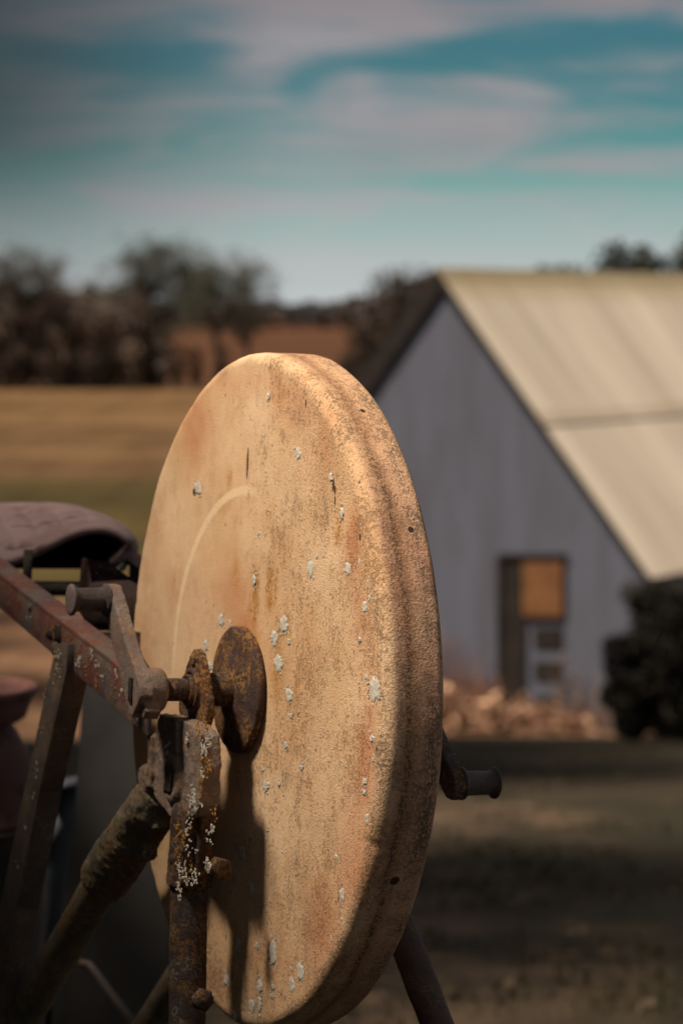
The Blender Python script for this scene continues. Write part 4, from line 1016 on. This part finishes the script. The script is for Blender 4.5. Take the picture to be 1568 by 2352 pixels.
def shrub(name, base, h, wx, label, cat, group, seed, mat, dens=1500, leaf=None, trunkm=BARK, nst=9):
    rg = random.Random(seed); rt = empty(name, base, label, cat, group)
    st = MB(); cw = MB(); lf = leaf or h * .035
    cl_ = []
    for i in range(nst):
        a = rg.random() * 6.28; q = math.sqrt(rg.random()) * .75
        e = base + Vector((math.cos(a) * wx * q, math.sin(a) * wx * q, h * rg.uniform(.30 if nst > 9 else .45, .93)))
        st.tube([base - Vector((0, 0, .2)), base * .5 + e * .5 + Vector((rg.gauss(0, .05), 0, .0)) * h, e], [h * .012, h * .008, h * .003], 4, cap=False)
        cl_.append((e, wx * rg.uniform(.28, .5))); cl_.append((base * .55 + e * .45, wx * rg.uniform(.3, .5)))
    for i in range(dens):
        e, r_ = rg.choice(cl_); v_ = Vector((rg.gauss(0, 1), rg.gauss(0, 1), rg.gauss(0, 1))).normalized() * r_ * rg.random() ** .4
        v_.z *= 1.1; p_ = e + v_
        if p_.z < base.z: p_.z = base.z + rg.random() * .2 * h
        quad(cw, p_, lf * rg.uniform(.6, 1.3), lf * .6, rg)
    st.build('stems', trunkm, rt); cw.build('foliage', mat, rt, smooth=False)
    return rt
def gpt(px, Y): 
    x = (px - 784) / FPX * Y; return Vector((x, Y, gz(x, Y) - .05))
# hedgerow across the field, left
YH = 258
TG = 'bare trees in the far hedgerow'
tree('bare_tree', gpt(365, YH), 14.9, 3.6, 'tallest broad bare tree in the far hedgerow, its round crown highest against the sky', 'tree', TG, 21, TWIGG, 3.2, .30)
tree('bare_tree', gpt(492, YH - 4), 13.2, 3.7, 'bare tree with a dark single trunk at the open end of the far hedgerow', 'tree', TG, 22, TWIGG, 2.8, .36)
tree('bare_tree', gpt(60, YH), 13.4, 3.6, 'bare tree at the left picture edge of the far hedgerow, wide thin crown', 'tree', TG, 23, TWIG, 2.4, .34)
tree('bare_tree', gpt(-20, YH + 3), 12.2, 3.0, 'bare tree partly cut off by the left picture edge in the hedgerow', 'tree', TG, 26, TWIG, 2.2, .34)
tree('bare_tree', gpt(232, YH + 6), 11.0, 1.8, 'small narrow bare tree between the edge tree and the tallest hedgerow tree', 'tree', TG, 24, TWIG, 2.0, .4)
tree('bare_tree', gpt(575, YH + 20), 10.2, 2.6, 'low thin bare tree just above the left shoulder of the stone wheel', 'tree', TG, 25, TWIG, 1.4, .35)
SG = 'scrub bushes filling the far hedgerow'
pos = [-60, -30, 0, 28, 58, 90, 120, 150, 182, 215, 248, 280, 312, 342]
for i, px in enumerate(pos):
    shrub('scrub_bush', gpt(px, YH + (i % 3) * 4), 8.9 + (i * 37 % 10) * .07, 2.7, 'dense dark brown scrub bush in the solid row at left beyond the field', 'bush', SG, 100 + i, SCRUB, 4200, .22, BARK, 26)
for i, (px, h) in enumerate(((378, 6.4), (408, 4.2), (450, 3.6), (520, 4.0))):
    shrub('scrub_bush', gpt(px, YH - 2 + i), h, 1.3, ['shorter scrub bush where the solid hedgerow row ends', 'low thin scrub bush beneath the tallest hedgerow tree', 'low thin scrub bush beside the dark single trunk', 'low scrub bush right of the dark single trunk'][i], 'bush', SG, 130 + i, SCRUB, 380, .2)
# trees and brush behind the barn
BG = 'trees and brush behind the barn'
for i, (px, tp_, Y, w__) in enumerate(((862, 690, 118, 1.3), (905, 655, 122, 1.4), (955, 655, 120, 1.4), (1000, 640, 124, 1.3), (840, 790, 112, 1.0), (880, 735, 110, 1.2))):
    b = gpt(px, Y); topz = EYE + (715 - tp_) / FPX * Y
    shrub('brush_thicket', b, (topz - b.z) * 1.06, w__ * 1.5, ['brown brush standing just left of the barn gable', 'brown brush with a twiggy top left of the barn gable', 'dark brush close beside the barn verge', 'dark brush behind the barn roof peak', 'lowest brush right of the top of the stone wheel', 'mid height brush between stone wheel and barn verge'][i], 'bush', BG, 150 + i, BRUSH, 4200, .15, BARK, 20)
for i, (px, tp_, Y, cr) in enumerate(((1245, 600, 130, 1.3), (1390, 592, 128, 1.7), (1470, 598, 130, 1.5), (1545, 566, 126, 2.2), (1330, 618, 134, 1.3), (1620, 555, 125, 2.2))):
    b = gpt(px, Y); topz = EYE + (715 - tp_) / FPX * Y
    shrub('evergreen_tree', b, (topz - b.z) * 1.03, cr * 1.35, ['small dark tree top showing over the roof ridge, on its own', 'rounded dark tree top over the ridge, second of the right hand run', 'dark tree top over the ridge left of the tallest one', 'tallest dark tree top over the ridge at the right picture edge', 'lowest dark tree top barely clearing the roof ridge', 'dark tree mostly cut off by the right picture edge above the roof'][i], 'tree', BG, 170 + i, DKGR, 3600, .22)
# far wood on the horizon
rg = random.Random(77); mb = MB()
for i in range(9000):
    x = rg.uniform(-260, 260); Y = rg.uniform(1180, 1290); hgt = 11.6 + 2.6 * mn.noise(Vector((x * .03, 0, 0))) + 2.0 * mn.noise(Vector((x * .11, 3, 0)))
    quad(mb, Vector((x, Y, -6 + hgt * rg.random() ** .7)), rg.uniform(.8, 1.8), 1.2, rg)
fw_ = mb.build('distant_wood', leafmat('distant_wood', (0.030, 0.025, 0.023), (0.045, 0.037, 0.031), .05), smooth=False)
tag(fw_, 'low dark wood along the horizon beyond the brown field', 'wood', None, 'stuff')
# dark shrub at the right corner of the barn
b = gpt(1520, 29.0)
DKB = leafmat('near_black_shrub', (0.016, 0.014, 0.011), (0.030, 0.026, 0.018), 0.6)
def bigsh(px, Y, tpx, w__, lab, seed, mat=DKB):
    b = gpt(px, Y); topz = EYE - (tpx - 715) / FPX * Y
    return shrub('dark_shrub', b, (topz - b.z) * 1.05, w__ * 1.1, lab, 'bush', 'dark shrubs at the barn corner', seed, mat, 9000, .045, BARK, 30)
bigsh(1530, 30.5, 1340, .42, 'tall dark leafy shrub hiding the right corner of the barn wall', 201)
bigsh(1462, 29.5, 1480, .30, 'shorter dark shrub left of the tall one at the barn corner', 202)
bigsh(1600, 29.0, 1360, .45, 'dark shrub cut by the right picture edge below the roof eave', 203)

# dry weeds along the barn wall
def weeds(name, n, x0, x1, hmin, hmax, mats, seed, label, leafsz, dist0, dist1, lpr):
    rg = random.Random(seed); mb = MB()
    for i in range(n):
        px = x0 + (x1 - x0) * rg.random() ** (1.7 if name == 'dry_weeds' else 1.0); q = gp(px, 1500, rg.uniform(dist0, dist1)); x, y = q.x, q.y; z = gz(x, y)
        f = (px - x0) / (x1 - x0); h = rg.uniform(hmin, hmax) * (1 - .55 * f)
        lean = Vector((rg.gauss(0, .22), rg.gauss(0, .15), 1)).normalized(); p0 = Vector((x, y, z)); p1 = p0 + lean * h; lsz = leafsz * rg.choice((.35, .5, .7, 1.0, 1.7))
        s_ = Vector((.004, 0, 0)); mb.add([p0 - s_, p0 + s_, p1 + s_ * .5, p1 - s_ * .5], [(0, 1, 2, 3)], 1)
        for j in range(lpr):
            qq = rg.random() ** 1.5; quad(mb, p0 + lean * h * qq + Vector((rg.gauss(0, .05), rg.gauss(0, .05), rg.gauss(0, .02))), lsz * rg.uniform(.5, 1.3), lsz * .5, rg, 0 if rg.random() < .5 else 1)
    o = mb.build(name, mats, None, smooth=False); return tag(o, label, 'weeds', None, 'stuff')
weeds('dry_weeds', 480, 1000, 1350, .10, .70, [DRYL, DRYR], 5, 'sunlit dry tan weeds heaped along the foot of the barn wall', .06, .3, 2.0, 8)
weeds('tall_dead_stalks', 260, 990, 1150, .7, 1.5, [DRYR, DRYR], 6, 'tall thin dead stalks against the barn wall beside the dark door', .03, .2, .6, 8)
weeds('dead_brambles', 110, 1290, 1440, .6, 1.0, [DRYR, SCRUB], 7, 'thin dead brambles between the barn doorway and the dark shrub', .03, .2, .8, 7)

# grass tufts and litter on the near slope
rg = random.Random(31); mb = MB()
for i in range(5200):
    y = 4.5 + 22 * rg.random() ** 1.3; x = rg.uniform(-.16, .16) * y + rg.uniform(-.3, .3)
    if mn.noise(Vector((x * .9, y * .7, 3))) < -.05: continue
    z = gz(x, y); h = rg.uniform(.015, .06)
    for j in range(4):
        a = rg.random() * 6.28; d_ = Vector((math.cos(a), math.sin(a), 0)); s_ = Vector((-d_.y, d_.x, 0)) * .0025
        p0 = Vector((x, y, z)) + d_ * .01
        mb.add([p0 - s_, p0 + s_, p0 + d_ * h * .6 + Vector((0, 0, h))], [(0, 1, 2)], 0)
    if rg.random() < .5: quad(mb, Vector((x + rg.gauss(0, .1), y + rg.gauss(0, .1), z + .015)), .02, .012, rg, 1)
go = mb.build('grass', [leafmat('dull_grass', (0.03, 0.03, 0.012), (0.08, 0.065, 0.03), 3), leafmat('leaf_litter', (0.06, 0.04, 0.025), (0.13, 0.09, 0.055), 5)], None, smooth=False)
tag(go, 'sparse dull grass and leaf litter on the shaded slope', 'grass', None, 'stuff')

# unseen oaks added left of the view only to cast shade on the slope
def shade_tree(x, y, h, cr, seed, label, nl=11000):
    base = Vector((x, y, gz(x, y))); rt = empty('shade_caster_oak', base, label, 'tree', 'unseen oaks added to shade the slope')
    rg = random.Random(seed); tk = MB(); cw = MB()
    tk.tube([base - Vector((0, 0, .4)), base + Vector((0, 0, h * .25)), base + Vector((.2, .1, h * .5)), base + Vector((0, 0, h * .8))], [.42, .33, .22, .06], 12)
    cl_ = []
    for i in range(46):
        a = rg.random() * 6.28; q = math.sqrt(rg.random()); e = base + Vector((math.cos(a) * cr * q, math.sin(a) * cr * q, h * rg.uniform(.55, .95) - q * q * h * .12))
        s_ = base + Vector((0, 0, h * rg.uniform(.25, .6))); tk.tube([s_, (s_ + e) / 2 + Vector((0, 0, .3)), e], [.12, .07, .02], 6, cap=False); cl_.append((e, rg.uniform(.9, 1.4)))
    for i in range(nl):
        e, r_ = rg.choice(cl_); v_ = Vector((rg.gauss(0, 1), rg.gauss(0, 1), rg.gauss(0, .7))).normalized() * r_ * rg.random() ** .5
        quad(cw, e + v_, .17, .12, rg)
    tk.build('trunk', BARK, rt); cw.build('crown', OAKL, rt, smooth=False)
shade_tree(-8.0, 6.6, 15.0, 3.6, 301, 'nearest brown leaved oak, unseen at left, added to shade the closest slope', 12000)
shade_tree(-9.2, 18.2, 19.0, 4.3, 302, 'second brown leaved oak, unseen at left, added to shade the lower slope', 12000)
shade_tree(-9.6, 25.0, 20.0, 4.2, 303, 'third brown leaved oak, unseen at left, added to shade the ground before the barn yard')
shade_tree(-13.5, 37.0, 15.0, 4.8, 304, 'fourth brown leaved oak, unseen at left, added to shade the hollow')
shade_tree(-15.5, 48.0, 15.0, 5.0, 305, 'farthest brown leaved oak, unseen at left, added to shade the edge of the field')

# unseen shed added just left of the view to shade the grindstone's foot
SHX = -1.34; EH = 3.07
shed = empty('shade_caster_shed', (SHX - 1.5, 1.6, 0.0), 'unseen brown shed added left of the grindstone to cast shade on it', 'shed')
SHM = mat_plain('brown_shed_boards', (0.06, 0.045, 0.035), (0.11, 0.085, 0.065), 3, .9, .004)
def bx(nm, x0, x1, y0, y1, z0, z1, mt):
    mb = MB(); mb.box(Vector(((x0 + x1) / 2, (y0 + y1) / 2, (z0 + z1) / 2)), Vector(((x1 - x0) / 2, 0, 0)), Vector((0, (y1 - y0) / 2, 0)), Vector((0, 0, (z1 - z0) / 2)))
    return mb.build(nm, mt, shed, smooth=False)
bx('side_wall', SHX - .08, SHX - .04, -1.2, 2.15, -.05, EH - .06, SHM)
bx('end_wall', SHX - 3.0, SHX - .081, -1.2, -1.16, -.05, EH - .1, SHM)
bx('end_wall', SHX - 3.0, SHX - .081, 2.11, 2.15, -.05, EH - .1, SHM)
mb = MB(); mb.prism([Vector((SHX, -1.4, EH - .05)), Vector((SHX, -1.4, EH)), Vector((SHX - 1.6, -1.4, EH + .62)), Vector((SHX - 3.2, -1.4, EH)), Vector((SHX - 3.2, -1.4, EH - .05)), Vector((SHX - 1.6, -1.4, EH + .56))], Vector((0, 3.65, 0)))
mb.build('roof', SHM, shed, smooth=False)
bx('shade_caster_low_wall', SHX - .08, SHX - .04, 2.151, 3.9, -.05, 2.42, SHM)  # unseen low annex added to shade the raked legs
bx('shade_caster_low_roof', SHX - 1.6, SHX - .081, 2.151, 3.9, 2.36, 2.42, SHM)
bx('door', SHX - .038, SHX - .01, 0.7, 1.6, .0, 1.95, DARKW)
